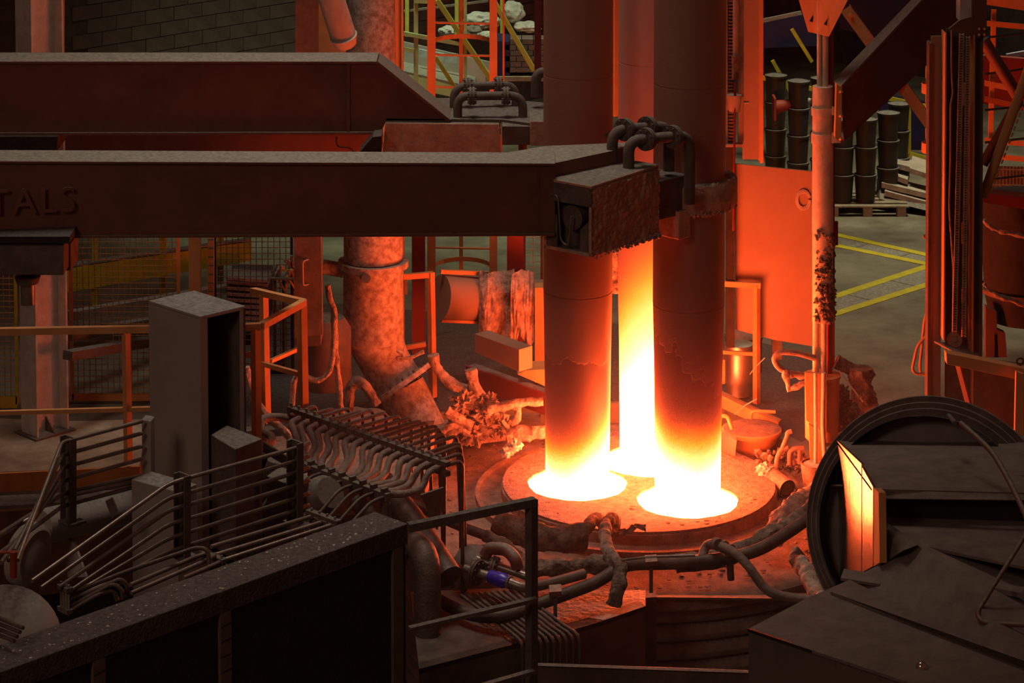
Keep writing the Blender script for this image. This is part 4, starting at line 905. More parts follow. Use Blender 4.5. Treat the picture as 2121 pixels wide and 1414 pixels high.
for i, pts in enumerate(([(1608, 975), (1610, 945), (1618, 930), (1632, 925)], [(1636, 962), (1636, 935), (1645, 928), (1665, 928)], [(1656, 960), (1657, 930)], [(1620, 930), (1630, 905), (1632, 895), (1640, 893)])):
    one('short_pipe', MB().tube(arc(pp(24.2, *pts), .06), .024, 10, .15, dens=.03), HOSE, ('upright bent', 'arched', 'straight upright', 'crusted upper')[i]+' short pipe between hatch and pot', 'pipe', 'short pipes on the roof rim')
one('slag_lump', MB().blob(P(1583, 972, 24.2), .075, 4, .5, 5, (1, 1, .7)), WHITE, 'pale slag lump on the roof rim', 'slag')
rub = MB()
for k in range(60): rub.blob(P(random.uniform(1560, 1670), random.uniform(935, 975), 24.4+random.random()*.5), random.uniform(.012, .04), 2, .7, 6)
one('slag_rubble', rub, BURNT, 'small burnt rubble between hatch and pot', 'debris', kind='stuff')
# ============================================================ LEFT MIDDLE: railings, cabinet
t = Thing('left_railing', 'orange two bar handrail crossing in front of the far left column', 'railing'); Y = 21.9
t.part('top_bar', MB().bar(P(-60, 687, Y), P(312, 681, Y), .058, .058), WARM); t.part('mid_bar', MB().bar(P(-60, 856, Y), P(312, 846, Y), .04, .035), WARM)
t.part('post', MB().bar(P(261, 684, Y), P(266, 960, Y), .055), WARM)
t.part('toe_board', MB().prism([P(-60, 1022, 21.9), P(290, 1004, 21.9), P(290, 966, 21.9), P(-60, 984, 21.9)], (0, .03, 0)), KICK); t.done()
t = Thing('folded_railing', 'bright orange three post railing right of the grey cabinet', 'railing')
a, b, c, d = P(505, 677, 21.6), P(541, 675, 21.6), P(629, 626, 22.5), P(524, 602, 23.4)
for p, q in ((a, b), (b, c), (c, d)): t.part('top_bar', MB().bar(p, q, .06, .055), WARM)
t.part('post', MB().bar(P(530, 680, 21.6), P(532, 960, 21.6), .062), WARM); t.part('post', MB().bar(P(625, 632, 22.5), P(629, 875, 22.5), .068), WARM)
t.part('post', MB().bar(P(546, 612, 23.2), P(552, 875, 23.2), .062), WARM)
t.part('mid_bar', MB().bar(P(540, 752, 23.2), P(622, 775, 22.5), .04), WARM); t.part('mid_bar', MB().bar(P(505, 736, 21.6), P(524, 733, 21.6), .04), WARM)
t.part('low_bar', MB().bar(P(560, 748, 24.0), P(618, 722, 24.6), .035), WARM); t.done()
# pit machinery base
one('base_slab', MB().prism([P(560, 905, 24.2), P(900, 870, 24.8), P(880, 1010, 22.6), P(560, 1010, 22.6)], (0, 0, -.25)), ROOF, 'dusty slab left of the furnace roof under the manifold', 'slab')
zc = P(415, 660, 20.5).z
t = Thing('grey_cabinet', 'tall spotted grey steel housing with an open dark side', 'housing')
q = [G(308, 627, zc), G(402, 606, zc), G(508, 638, zc), G(415, 660, zc)]
zb = -2.98; hh = zc-zb; dz = V((0, 0, -hh))
e_in = (q[1]-q[0]).normalized(); e_r = (q[2]-q[3]).normalized()
t.part('left_sheet', MB().prism([q[0], q[3], q[3]+dz, q[0]+dz], e_in*.02), CAB)
t.part('top_sheet', MB().prism([p+Z*.02 for p in q], (0, 0, -.03)), CAB, bevel=.004)
t.part('front_flange', MB().prism([q[3], q[3]+e_r*.07, q[3]+e_r*.07+dz, q[3]+dz], V((-.01, .015, 0))), CAB)
t.part('rear_flange', MB().prism([q[2]-e_r*.05, q[2], q[2]+dz, q[2]-e_r*.05+dz], V((-.01, .015, 0))), CAB)
back = V((-.7071, .7071, 0))
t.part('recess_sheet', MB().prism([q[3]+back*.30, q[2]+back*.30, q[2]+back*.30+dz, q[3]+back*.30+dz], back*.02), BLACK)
t.part('rear_sheet', MB().prism([q[1], q[2], q[2]+dz, q[1]+dz], -e_r*.02), DARK)
t.part('inner_wedge', MB().prism([q[3]+e_r*.08+back*.15-Z*(hh*.55), q[3]+e_r*.25+back*.15-Z*hh*.98, q[3]+e_r*.08+back*.15-Z*hh*.98], back*.01), CAB); t.done()
def crate(name, label, top4, Y3, bot, m, cat='block', slot=False):
    """top face by photo points; the near corner (third) sits at depth Y3; the base is at photo row bot under it"""
    z = P(*top4[2], Y3).z; q = [G(*p, z) for p in top4]; h = z+2.98 if cat == 'block' else z-P(top4[2][0], bot, Y3).z
    t = Thing(name, label, cat); t.part('body', MB().prism(q, (0, 0, -h)), m, bevel=.006)
    if slot:
        a, b = q[2], q[3]; u = (b-a) if 0 else (q[3]-q[2]); n_ = V((.7071, -.7071, 0)) if 0 else V((-.7071, -.7071, 0))
        s0 = q[2]+u*.10-Z*h*.35; t.part('slot_frame', MB().prism([s0, s0+u*.25, s0+u*.25-Z*h*.6, s0-Z*h*.6], n_*.012), STEEL)
        s1 = q[2]+u*.13-Z*h*.38; t.part('slot', MB().prism([s1, s1+u*.18, s1+u*.18-Z*h*.3, s1-Z*h*.3], n_*.016), BLACK)
    return t.done()
crate('plinth_block', 'lower grey block in front of the tall grey housing', [(272, 992), (312, 975), (408, 1002), (367, 1018)], 19.9, 1185, CAB)
crate('side_box', 'dusty steel box right of the tall housing with a slotted face', [(437, 900), (470, 880), (543, 908), (487, 930)], 20.2, 1140, DARK, 'box', True)
crate('wall_bracket', 'grey bracket box on the left of the tall housing', [(293, 868), (302, 858), (320, 862), (312, 872)], 20.3, 985, CAB, 'bracket')
crate('junction_box', 'dark box behind the tube racks under the manifold', [(552, 985), (580, 965), (640, 985), (610, 1008)], 20.8, 1100, DARK, 'box')
# ------------------------------------------------------------ tube racks
TR = .0165
def tubes(name, label, lines, m=PIPE, r=TR, group=None, rad=.10):
    t = Thing(name, label, 'pipes', group)
    for l in lines: t.part('tube', MB().tube(arc([P(*p) for p in l], rad), r, 9), m)
    return t.done()
YC, YB = 19.8, 19.05
cy = [927, 954, 978, 1004, 1031, 1056]; by = [988, 1019, 1044, 1073, 1101, 1128]; bl = [995, 1024, 1050, 1079, 1108, 1136]
le = [(66, 1203, 17.7), (85, 1217, 17.8), (122, 1216, 17.9), (136, 1230, 18.0), (139, 1238, 18.05), (143, 1246, 18.1)]
ll = []
for k in range(6): ll.append([le[k], (350, bl[k]+6, YB-.12), (394, by[k], YB), (615, cy[k], YC), (640, cy[k]-10, YC+.15)])
tubes('cooling_tube_bank', 'bank of six tubes rising from lower left through two channel stands', ll)
def stand(label, px, y0, y1, Y, w_=.11):
    t = Thing('channel_stand', label, 'stand'); a, b = P(px, y1, Y), P(px, y0, Y); n_ = D1
    t.part('web', MB().prism([a-n_*w_*.5, a+n_*w_*.5, b+n_*w_*.5, b-n_*w_*.5], -D2*.015), DARK)
    t.part('lip', MB().prism([a+n_*w_*.5, a+n_*w_*.5-D2*.06, b+n_*w_*.5-D2*.06, b+n_*w_*.5], n_*.012), DARK)
    t.part('lip', MB().prism([a-n_*w_*.5, a-n_*w_*.5-D2*.06, b-n_*w_*.5-D2*.06, b-n_*w_*.5], -n_*.012), DARK)
    t.part('foot', MB().box(a, D1*.2, D2*.14, Z*.02), DARK); t.done()
stand('channel stand holding the tubes right of the slotted box', 617, 912, 1082, YC+.02); stand('channel stand holding the tubes in front of the lower grey block', 384, 980, 1152, YB+.02)
YA = 19.6
ay = [909, 935, 961, 989, 1014, 1023, 1041]; ar = [872, 897, 924, 950, 985, 995, 1004]; al = [914, 941, 968, 995, 1022, None, 1047]
fan = [(36, 1160, 18.0), (30, 1140, 18.1), (18, 1160, 18.0), (2, 1165, 17.9), (-30, 1125, 18.0), None, (-20, 1160, 18.0)]
ll = []
for k in range(7):
    r_ = (294, ar[k], YA+.55)
    if al[k] is None: ll.append([r_, (158, ay[k], YA), (130, ay[k]+8, YA-.1)])
    else: ll.append([r_, (148, ay[k]+2, YA), (128, al[k]+2, YA-.08), fan[k]])
tubes('cooling_tube_bank', 'bank of seven tubes at far left bending down in a fan', ll, rad=.16)
stand('channel stand at far left carrying the fanned tubes', 148, 903, 1078, YA+.02)
one('fan_tube', MB().tube(arc([P(120, 1000, 19.4), P(80, 1062, 18.8), P(-40, 1135, 18.4)], .1), TR, 9), PIPE, 'single tube running left below the fanned tubes', 'pipe')
ll = [[(437, 1132, 18.8), (642, 1070, 19.5)], [(445, 1149, 18.75), (664, 1082, 19.4)], [(462, 1160, 18.7), (684, 1088, 19.3)]]
tubes('cooling_tube_bank', 'three parallel tubes low in front ending at the small right clamp plate', ll)
ll = [[(270, 1211, 18.1), (407, 1152, 18.7), (437, 1143, 18.8)], [(272, 1228, 18.0), (428, 1160, 18.6), (445, 1150, 18.7)], [(380, 1197, 18.3), (447, 1168, 18.6), (462, 1160, 18.7)]]
tubes('cooling_tube_bank', 'three bright tubes dropping behind the partition edge', ll)
ll = [[(142, 1230, 18.05), (270, 1180, 18.3), (405, 1134, 18.6), (430, 1136, 18.6), (434, 1178, 18.55)], [(140, 1246, 18.0), (250, 1198, 18.2), (264, 1212, 18.2), (264, 1234, 18.2)], [(146, 1255, 18.0), (235, 1208, 18.1), (254, 1222, 18.1), (254, 1240, 18.1)], [(150, 1262, 17.95), (205, 1230, 18.05), (236, 1222, 18.1), (243, 1244, 18.1)]]
tubes('bent_tube_set', 'dark tubes with hooked ends beside the lower left clamp plate', ll, DPIPE)
def clampbar(label, a, b, h=.05, m=DARK, n=4):
    t = Thing('tube_clamp', label, 'clamp'); d_ = (b-a)
    t.part('lower_bar', MB().bar(a-Z*h, b-Z*h, .05, .03), m); t.part('upper_bar', MB().bar(a, b, .05, .03), m)
    for k in range(n): c = a+d_*((k+.5)/n); t.part('bolt', MB().cyl(c-Z*(h+.03), c+Z*.035, .010, n=6), STEEL)
    t.done()
clampbar('clamp plate at lower left end of the tubes', P(124, 1212, 18.0), P(145, 1222, 17.9), .16)
clampbar('small clamp across three low tubes right of the hooked tubes', P(412, 1140, 18.85), P(466, 1162, 18.65), .045)
clampbar('small clamp across three low tubes near the partition end', P(638, 1058, 19.6), P(702, 1082, 19.3), .06)
# ------------------------------------------------------------ hose manifold
XR, YR = -.562, 21.0; MR = P(920, 966, 21.0)
def MU(s): return V((MR.x, MR.y, MR.z))-D1*s             # upper bar, s metres back from its right end
def ML(s): return MU(s)-D2*.62-Z*.10
t = Thing('hose_manifold', 'upper hose manifold bar with bent copper tubes beside the roof', 'manifold')
t.part('rear_bar', MB().bar(MU(-.05)+Z*.03, MU(1.98)+Z*.03, .05, .04), DARK); t.part('lower_bar', MB().bar(MU(-.05)-Z*.05, MU(1.98)-Z*.05, .05, .04), DARK)
ORD = 'first second third fourth fifth sixth seventh eighth ninth tenth eleventh twelfth thirteenth fourteenth fifteenth sixteenth'.split(); NT = 18; S0 = 1.9
for k in range(NT):
    s = S0-k*(S0-.02)/(NT-1); f = k/(NT-1)
    ln = .26+.42*math.sin(math.pi*min(1, f*1.05))**1.0 if f < .75 else .68*(1-f)/.25*.62+.22
    dp = (.10+.25*f) if k < 6 else (.35+.55*(k-6)/4 if k < 10 else 1.28)
    p = MU(s); e = p+D2*ln+V((random.uniform(-.02, .02), 0, random.uniform(-.01, .02)))
    jog = V((random.uniform(-.05, .08), 0, 0)) if k > 8 and k < NT-1 else V((0, 0, 0))
    t.part('bent_tube', MB().tube(arc([p-D2*.06, e, e-Z*dp+jog], .07), .0165, 9), DPIPE)
for k in range(NT+1):
    s = S0+.05-k*(S0)/(NT); t.part('clip_block', MB().box(MU(s)+Z*.0, D1*.035, D2*.065, Z*.11), DARK)
    t.part('bolt', MB().cyl(MU(s)+Z*.05, MU(s)+Z*.085, .014, n=6), STEEL)
t.done()
t = Thing('hose_manifold', 'lower manifold bar left of the first with thin bent tubes', 'manifold')
t.part('rear_bar', MB().bar(ML(0), ML(1.15), .05, .06), DARK)
for k in range(9): t.part('clip_block', MB().box(ML(.05+k*.13), D1*.03, D2*.06, Z*.13), DARK)
for k in range(9):
    s = .03+k*.13; p = ML(s); e = p-D2*(.16)-Z*.0; ff = p-D2*(.60-.02*k)-Z*(.25)
    t.part('bent_tube', MB().tube(arc([p+D2*.03, e, ff], .08), .015, 9), DPIPE)
t.part('stand_leg', MB().bar(ML(.04)-Z*.05, ML(.04)-Z*.55, .09, .05), DARK); t.part('gusset', MB().prism([ML(-.05)-Z*.04+D2*.3, ML(-.05)-Z*.04+D2*.55, ML(-.05)-Z*.38+D2*.48], D1*.02), DARK); t.done()
for k in range(16):
    s = .02+k*(1.75/15); p = MU(s)-D2*.06; q_ = ML(.03+k*(1.15/15)+.02)+D2*.05; sag = random.uniform(.03, .11)
    mid = p.lerp(q_, .35)-Z*sag+D1*random.uniform(-.04, .04); m2 = p.lerp(q_, .72)-Z*sag*.6+D1*random.uniform(-.05, .05)
    pos = 'nearest the furnace' if k == 0 else ('at the far left end' if k == 15 else ORD[k]+' counting leftward from the furnace end')
    one('manifold_hose', MB().tube(arc([p, p-D2*.10-Z*.01, mid, m2, q_], .15, 8), .030, 10, .12, dens=.02, fs=14), HOSE, 'sleeved hose between the two manifold bars, '+pos, 'hose', 'sleeved hoses of the manifold')
one('loose_hose', MB().tube(arc([P(*p) for p in ((604, 868, 22.4), (570, 862, 22.3), (540, 868, 22.1), (538, 890, 22), (566, 905, 21.9), (560, 920, 21.8), (545, 915, 21.7))], .12), .036, 10, .1, dens=.03), HOSE, 'pale hose looping left off the end of the manifold', 'hose')
for k in range(3): one('loose_tube', MB().tube(arc([P(545, 915+k*8, 20.6), P(575, 935+k*8, 20.6), P(598, 950+k*6, 20.7), P(630, 955+k*5, 20.7)], .1), .014, 8), DPIPE, ('top', 'middle', 'bottom')[k]+' of three slack tubes left of the lower manifold', 'pipe', 'slack tubes')
# supports and big slanted pipes below the manifold
one('slanted_pipe', MB().tube([P(790, 1000, 21.6), P(850, 1075, 21.2), P(930, 1195, 20.7)], .115, 26), DPIPE, 'thick slanted pipe lit on its right side behind the handrail', 'pipe')
one('slanted_pipe', MB().tube([P(740, 1040, 21.3), P(800, 1110, 20.9), P(830, 1160, 20.7)], .075, 22), DPIPE, 'shorter slanted pipe left of the thick slanted one', 'pipe')
one('slanted_pipe', MB().tube(arc([P(850, 1120, 20.9), P(885, 1150, 20.6), P(886, 1335, 20.4)], .2), .11, 22), DPIPE, 'dark bent pipe below the thick slanted pipe', 'pipe')
one('motor_housing', MB().lathe(P(655, 1040, 20.9), [(0, -.22), (.14, -.2), (.17, -.1), (.17, .16), (.13, .22), (0, .22)], 30, D1*.7+Z*.5), DARK, 'round dusty housing under the bent tubes of the lower manifold', 'housing')
t = Thing('round_tank', 'dark standing tank behind the channel stands', 'tank'); t.part('tank_body', MB().lathe(P(585, 1100, 21.2), [(.16, 0), (.16, .5), (.12, .62), (0, .64)], 28), DARK); t.part('tank_band', MB().lathe(P(585, 1060, 21.2), [(.162, 0), (.17, 0), (.17, .05), (.162, .05)], 28), ARM); t.done()
one('brown_plate', MB().prism(pp(21.6, (548, 1200), (640, 1200), (640, 1040), (548, 1035)), (0, .05, 0)), KICK, 'dull orange plate behind the tubes by the dark tank', 'plate')
# left big pipe and vessel
t = Thing('large_elbow_pipe', 'big grey pipe with bulging flange disc at lower left', 'pipe')
t.part('straight_pipe', MB().tube([P(80, 1092, 19.6), P(275, 1048, 20.6)], .135, 32), CAB)
t.part('flange_disc', MB().lathe(P(68, 1150, 19.3), [(0, .05), (.10, .045), (.14, .02), (.20, .03), (.235, .0), (.24, -.03), (.24, -.09), (.20, -.12), (0, -.13)], 44, V((.88, -.42, -.12))), CAB)
t.part('small_plate', MB().prism(pp(19.5, (218, 1038), (232, 1030), (244, 1058), (232, 1075)), (0, .03, 0)), DARK); t.done()
one('side_fin', MB().prism([P(128, 1108, 19.9), P(152, 1122, 19.8), P(178, 1195, 19.6), P(140, 1195, 19.7)], (.01, .03, 0)), CAB, 'leaning thin fin plate right of the flange disc', 'plate')
one('orange_wall_panel', MB().prism([P(-40, 1250, 20.9), P(290, 1205, 21.5), P(290, 1040, 21.5), P(-40, 1062, 20.9)], (0, .05, 0)), RUSTP, 'dull orange wall panel behind the big grey pipe', 'panel')
one('dark_ledge', MB().prism([P(-40, 1050, 21.2), P(290, 1030, 21.6), P(290, 1012, 21.9), P(-40, 1028, 21.6)], (0, 0, -.06)), DARK, 'dark ledge under the orange toe board at far left', 'ledge')
t = Thing('dome_vessel', 'dusty domed vessel with stub pipe in the lower left corner', 'vessel')
t.part('dome', MB().lathe(P(8, 1335, 18.4), [(.42*math.cos(q), .42*math.sin(q)) for q in [-.6+k*(math.pi/2+.6)/14 for k in range(15)]], 56), CAB)
t.part('stub_pipe', MB().tube([P(28, 1195, 17.9), P(28, 1142, 17.9)], .026, 14), REDP)
t.part('red_rod', MB().cyl(P(-20, 1145, 17.9), P(26, 1143, 17.9), .010, n=6), REDP); t.done()
for k in range(4): one('short_tube', MB().cyl(P(-20, 1272+k*12, 16.9), P(48-k*6, 1300+k*9, 16.7), .014, n=8), DPIPE, ('top', 'second', 'third', 'bottom')[k]+' of the short tubes in front of the domed vessel', 'pipe', 'short tubes by the dome')
# ------------------------------------------------------------ partition
zp = P(845, 1082, 19.0).z
t = Thing('screen_partition', 'long rough dark screen partition filling the lower left', 'partition')
E0 = P(845, 1084, 19.0); dq = (G(0, 1392, zp)-E0).normalized(); Lp = 4.6; nb = V((-dq.y, dq.x, 0)); nb = nb if nb.y > 0 else -nb
TW = (G(783, 1050, zp)-E0).length
tf = [E0, E0+dq*Lp, E0+dq*Lp+nb*.36, E0+nb*.36]
t.part('top_cap', MB().prism(tf, (0, 0, -.16)), mat('gritty_cap', (.10, .07, .055), .95, c2=(.06, .042, .034), sc=14, bump=.9, bs=40, dust=(.17, .14, .13)), bevel=.006)
gr = MB()
for k in range(260):
    p_ = E0+dq*random.uniform(0, 4.2)+nb*random.uniform(.02, .34); gr.blob(p_+Z*.002, random.choice((.004, .005, .007, .012))*random.uniform(.7, 1.1), 1, .5, 5, (1, 1, .6))
t.part('pale_grit', gr, WHITE, kind='stuff')
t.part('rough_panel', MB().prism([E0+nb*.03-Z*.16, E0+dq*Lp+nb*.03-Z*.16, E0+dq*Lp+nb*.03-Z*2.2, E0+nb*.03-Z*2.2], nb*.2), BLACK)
for s in (0.05, 1.72, 2.82): a = E0+dq*s; t.part('frame_post', MB().prism([a-Z*.16, a+dq*.10-Z*.16, a+dq*.10-Z*2.2, a-Z*2.2], nb*.03), DARK)
for s in (1.72, 2.82):
    for k in range(11): a = E0+dq*s-Z*(.24+k*.11)-nb*.003; t.part('rung_line', MB().prism([a, a+dq*.10-Z*.01, a+dq*.10-Z*.02, a-Z*.012], nb*.003), BLACK)
t.done()
# ------------------------------------------------------------ lower handrail
t = Thing('near_handrail', 'dark handrail with post in front of the furnace roof', 'railing'); a, b = P(846, 1092, 18.5), P(1108, 1038, 18.9)
t.part('top_bar', MB().bar(a, b, .06, .06), DARK); t.part('mid_bar', MB().bar(P(848, 1302, 18.4), P(1112, 1240, 18.8), .05, .03), DARK)
t.part('post', MB().bar(P(1101, 1034, 18.9), P(1101, 1440, 18.9), .068), DARK); t.part('low_bar', MB().bar(P(960, 1432, 18.4), P(1106, 1390, 18.8), .05, .03), DARK); t.done()
# ------------------------------------------------------------ pit: deck, pipes, valves
z1 = P(1150, 1314, 20.4).z
t = Thing('pit_deck', 'dirty steel deck with tall dark face left of the shell', 'platform')
dk = [G(850, 1225, z1), G(1100, 1215, z1), G(1337, 1222, z1), G(1337, 1255, z1), G(1250, 1285, z1), G(1150, 1314, z1), G(1060, 1335, z1), G(868, 1385, z1)]
t.part('top_plate', MB().prism(dk, (0, 0, -.04)), mat('oily_deck', (.13, .10, .085), .5, .1, c2=(.05, .038, .03), sc=4, bump=.4))
t.part('front_face', MB().prism([dk[3], dk[4], dk[5], dk[5]-Z*.9, dk[4]-Z*.9, dk[3]-Z*.9], (-.05, .12, 0)), ARM)
t.part('left_face', MB().prism([dk[5], dk[6], dk[7], dk[7]-Z*.9, dk[6]-Z*.9, dk[5]-Z*.9], (0, .12, 0)), DARK); t.done()
t = Thing('floor_channel', 'lit edged steel channel along the bottom of the picture', 'channel')
t.part('web', MB().prism([P(1105, 1378, 19.6), P(1570, 1394, 19.8), P(1570, 1440, 19.8), P(1105, 1440, 19.6)], (0, .05, 0)), DARK); t.part('top_flange', MB().prism([P(1105, 1378, 19.6), P(1570, 1394, 19.8), P(1570, 1388, 20.1), P(1105, 1372, 19.9)], (0, 0, -.012)), ARM); t.done()
one('pit_plate', MB().prism([G(1000, 1440, -1.2), G(1560, 1440, -1.2), G(1560, 1385, -1.2), G(1100, 1375, -1.2)], (0, 0, -.05)), DARK, 'grimy plate at the bottom under the handrail post', 'plate')
ll = []
for k in range(10):
    f = k/9; ll.append([(955+f*115, 1232-f*12, 20.9), (1062+f*108, 1312-f*16, 20.25), (1082+f*118, 1330-f*16, 20.15), (1084+f*118, 1440, 20.15)])
tubes('floor_tube_bundle', 'bundle of parallel tubes crossing the deck and bending down', ll, DPIPE, .014, rad=.08)
def pipe(name, label, r, m, *pts, rough=0, cat='pipe', rad=.2, n=16): return one(name, MB().tube(arc([P(*p) for p in pts], rad), r, n, rough, dens=.02 if rough else None, fs=9), m, label, cat)
t = Thing('ring_main', 'long cooling ring main curving in front of the furnace', 'pipe')
rm = arc([P(*p) for p in ((888, 1232, 21.0), (965, 1272, 20.6), (1035, 1280, 20.4), (1240, 1205, 20.9), (1290, 1168, 21.1), (1420, 1166, 21.2), (1560, 1148, 21.2), (1640, 1098, 21.5), (1700, 1055, 21.9))], .35)
t.part('main_pipe', MB().tube(rm, .052, 18), DPIPE)
t.part('top_line', MB().tube(arc([P(*p) for p in ((1285, 1160, 21.0), (1340, 1153, 21.1), (1440, 1150, 21.1))], .2), .012, 8), PIPE)
for x, y, Y in ((1150, 1222, 20.6), (1348, 1160, 21.1)): c = P(x, y, Y); t.part('pipe_bracket', MB().box(c+V((0, -.03, .01)), V((.10, .02, 0)), YY*.15, Z*.04), ARM); t.part('bracket_leg', MB().box(c-Z*.12-YY*.06, V((.03, 0, 0)), YY*.03, Z*.26), DARK)
t.part('weld_nub', MB().cyl(P(1512, 1170, 21.1), P(1514, 1200, 21.1), .03, n=10), DPIPE); t.done()
pipe('lagged_main', 'ragged lagged pipe behind the handrail post', .072, BURNT, (1090, 1185, 21.2), (1160, 1176, 21.2), (1240, 1170, 21.2), (1282, 1165, 21.2), rough=.55)
pipe('lagged_main', 'ragged lagged pipe sweeping up right beneath the wheel flange', .080, BURNT, (1400, 1168, 21.35), (1480, 1160, 21.35), (1580, 1120, 21.5), (1640, 1085, 21.8), (1700, 1040, 22.2), rough=.35)
pipe('thick_lagged_hose', 'fat lagged hose resting on the roof rim left of the foil hose', .118, BURNT, (1030, 1085, 22.0), (1075, 1100, 21.9), (1150, 1118, 21.8), (1208, 1112, 21.9), rough=.22)
pipe('foil_hose', 'crinkled elbow hose rising to the roof edge, left of a pair', .050, WRAP, (1200, 1112, 21.9), (1218, 1092, 22.0), (1228, 1074, 22.2), (1244, 1072, 22.4), (1250, 1092, 22.5), rough=.4)
pipe('foil_hose', 'crinkled foil hose bending down over the rim, right of a pair', .052, WRAP, (1276, 1088, 22.5), (1272, 1072, 22.3), (1256, 1082, 22.0), (1252, 1115, 21.6), (1262, 1160, 21.3), rough=.45)
pipe('hose_tail', 'black burnt hose tail hanging from the ring main joint', .065, BURNT, (1262, 1150, 21.15), (1285, 1170, 21.0), (1282, 1215, 20.9), (1272, 1250, 20.9), rough=.5)
one('burnt_cloth', MB().grid(lambda u, v: P(1268+70*u, 1098+14*v+6*math.sin(u*6), 22.2-.25*v)+Z*(.04+.05*noise.fractal(V((u*3, v*2, 1)), 1, 2, 3)), 30, 14), BURNT, 'scrap of burnt cloth lying right of the foil hose', 'cloth')
pipe('upper_feed_hose', 'jointed dark hose running down from the slanted pipe to the valves', .042, DPIPE, (848, 1040, 22.0), (940, 1085, 21.8), (1010, 1110, 21.6), rough=0)
pipe('upper_feed_hose', 'lagged continuation of the jointed hose past the valves', .055, BURNT, (1005, 1108, 21.6), (1050, 1130, 21.5), (1078, 1155, 21.4), (1090, 1172, 21.3), rough=.3)
t = Thing('pump_casing', 'grey curved casing behind the handrail post', 'pump'); t.part('casing', MB().lathe(P(978, 1172, 21.3), [(0, -.16), (.12, -.14), (.165, -.04), (.165, .08), (.1, .16), (0, .17)], 28, V((.4, -.4, .8))), CAB); t.part('curved_cover', MB().tube(arc([P(*p) for p in ((1005, 1150, 21.1), (1012, 1135, 21.1), (1050, 1137, 21.0), (1068, 1158, 20.9), (1072, 1175, 20.9))], .12), .052, 14), ARM); t.done()
t = Thing('blue_valve', 'valve with bright blue body and round flanges', 'valve')
d_ = (P(1060, 1208, 20.7)-P(985, 1184, 20.9)).normalized(); c = P(984, 1184, 20.9)
t.part('neck_pipe', MB().cyl(c-d_*.1, c+d_*.16, .038, n=16), PIPE)
fb = MB(); flange(fb, c+d_*.02, d_, .105, .02); t.part('flange', fb, DPIPE)
c2 = P(1014, 1193, 20.8); t.part('blue_body', MB().lathe(c2, [(.0, 0), (.050, 0), (.054, .03), (.058, .10), (.062, .14), (.046, .18), (.0, .185)], 24, d_), VIOLET)
t.part('tag', MB().box(c2+d_*.05+V((.01, -.058, .03)), d_*.035, Z*.02, V((0, -.006, .006))), WHITE)
t.part('ring_nut', MB().lathe(c2+d_*.185, [(.0, 0), (.052, 0), (.052, .02), (0, .02)], 20, d_), BURNT); t.done()
pipe('valve_outlet', 'steel pipe leaving the blue valve toward the ring main', .042, PIPE, (1056, 1206, 20.65), (1085, 1218, 20.6), (1130, 1210, 20.7), (1210, 1188, 20.9))
t = Thing('gate_valve', 'small bright flanged valve just above the blue valve', 'valve'); c = P(1024, 1170, 21.05); d_ = V((.9, -.35, -.18)).normalized()
fb = MB(); flange(fb, c, d_, .075, .02); t.part('flange', fb, STEEL); t.part('body', MB().cyl(c-d_*.16, c+d_*.34, .034, n=16), PIPE); t.part('stem', MB().cyl(P(1074, 1182, 20.9), P(1073, 1162, 20.9), .018, n=10), DARK); t.done()
pipe('stub_hose', 'pink lit stub hose behind the handrail post', .05, HOSE, (1085, 1172, 21.2), (1100, 1185, 21.1))
pipe('branch_pipe', 'brown branch pipe arching off the ring main down right', .038, HOSE, (1452, 1160, 21.2), (1462, 1128, 21.3), (1480, 1124, 21.2), (1520, 1142, 21.0), (1545, 1165, 20.9), (1590, 1228, 20.8), (1640, 1238, 20.8), (1700, 1245, 20.8))
t = Thing('hose_collars', 'three ribbed collars at the top of the arching branch pipe', 'collar')
for x, y in ((1484, 1126), (1497, 1131), (1510, 1138)): t.part('collar', MB().cyl(P(x-3, y-1.5, 21.16), P(x+4, y+2, 21.12), .052, n=18), HOSE)
t.done()
pipe('cable_trunk', 'thick lagged cable lit on top beneath the wheel flange', .085, WRAP, (1598, 1118, 22.4), (1612, 1085, 22.5), (1640, 1050, 22.7), (1690, 1018, 23.0), rough=.5)
pipe('cable_trunk', 'short foil wrapped trunk dropping right beside the hood corner', .072, WRAP, (1648, 1150, 21.6), (1668, 1175, 21.3), (1690, 1225, 20.9), (1705, 1250, 20.6), rough=.45)
one('roof_apron', MB().prism([P(1330, 1236, 21.6), P(1700, 1240, 21.7), P(1700, 1228, 22.0), P(1330, 1225, 22.0)], (0, 0, -.02)), DARK, 'narrow apron plate over the banded shell', 'plate')
# ============================================================ RIGHT FOREGROUND: wheel flange and hood
t = Thing('flanged_duct_end', 'huge round triple flanged duct end behind the hood', 'duct')
c = P(1930, 1092, 19.6); axd = V((.34, .90, -.28)).normalized(); R = .985
for k, (off, rr) in enumerate(((0, 1.0), (-.035, .952), (-.07, .905))):
    ri = t.part('flange_ring', MB().lathe(c+axd*off, [(rr*R-.05, 0), (rr*R, 0), (rr*R, .018), (rr*R-.05, .018), (rr*R-.05, 0)], 96, axd), DARK)
    t.part('rim_bead', MB().lathe(c+axd*off, [(rr*R+.006*math.cos(q), .006*math.sin(q)) for q in [i*math.pi/3 for i in range(7)]], 120, axd), STEEL, ri)
t.part('barrel', MB().lathe(c, [(.84, -.20), (.84, .30)], 96, axd), BLACK); t.part('dish', MB().lathe(c-axd*.08, [(0, .0), (.6, .02), (.84, .10)], 72, axd), SHEET)
t.part('peg', MB().cyl(P(1965, 860, 19.1), P(1978, 876, 18.9), .018, n=10), DARK); t.done()
def sheet(t, nm, pts, vec, m, bevel=0): return t.part(nm, MB().prism([P(*p) for p in pts], vec), m, bevel=bevel)
t = Thing('fume_hood', 'stepped sheet metal fume hood with a polished side in the lower right', 'hood')
YT = 20.0; xs = P(1733, 915, YT).x
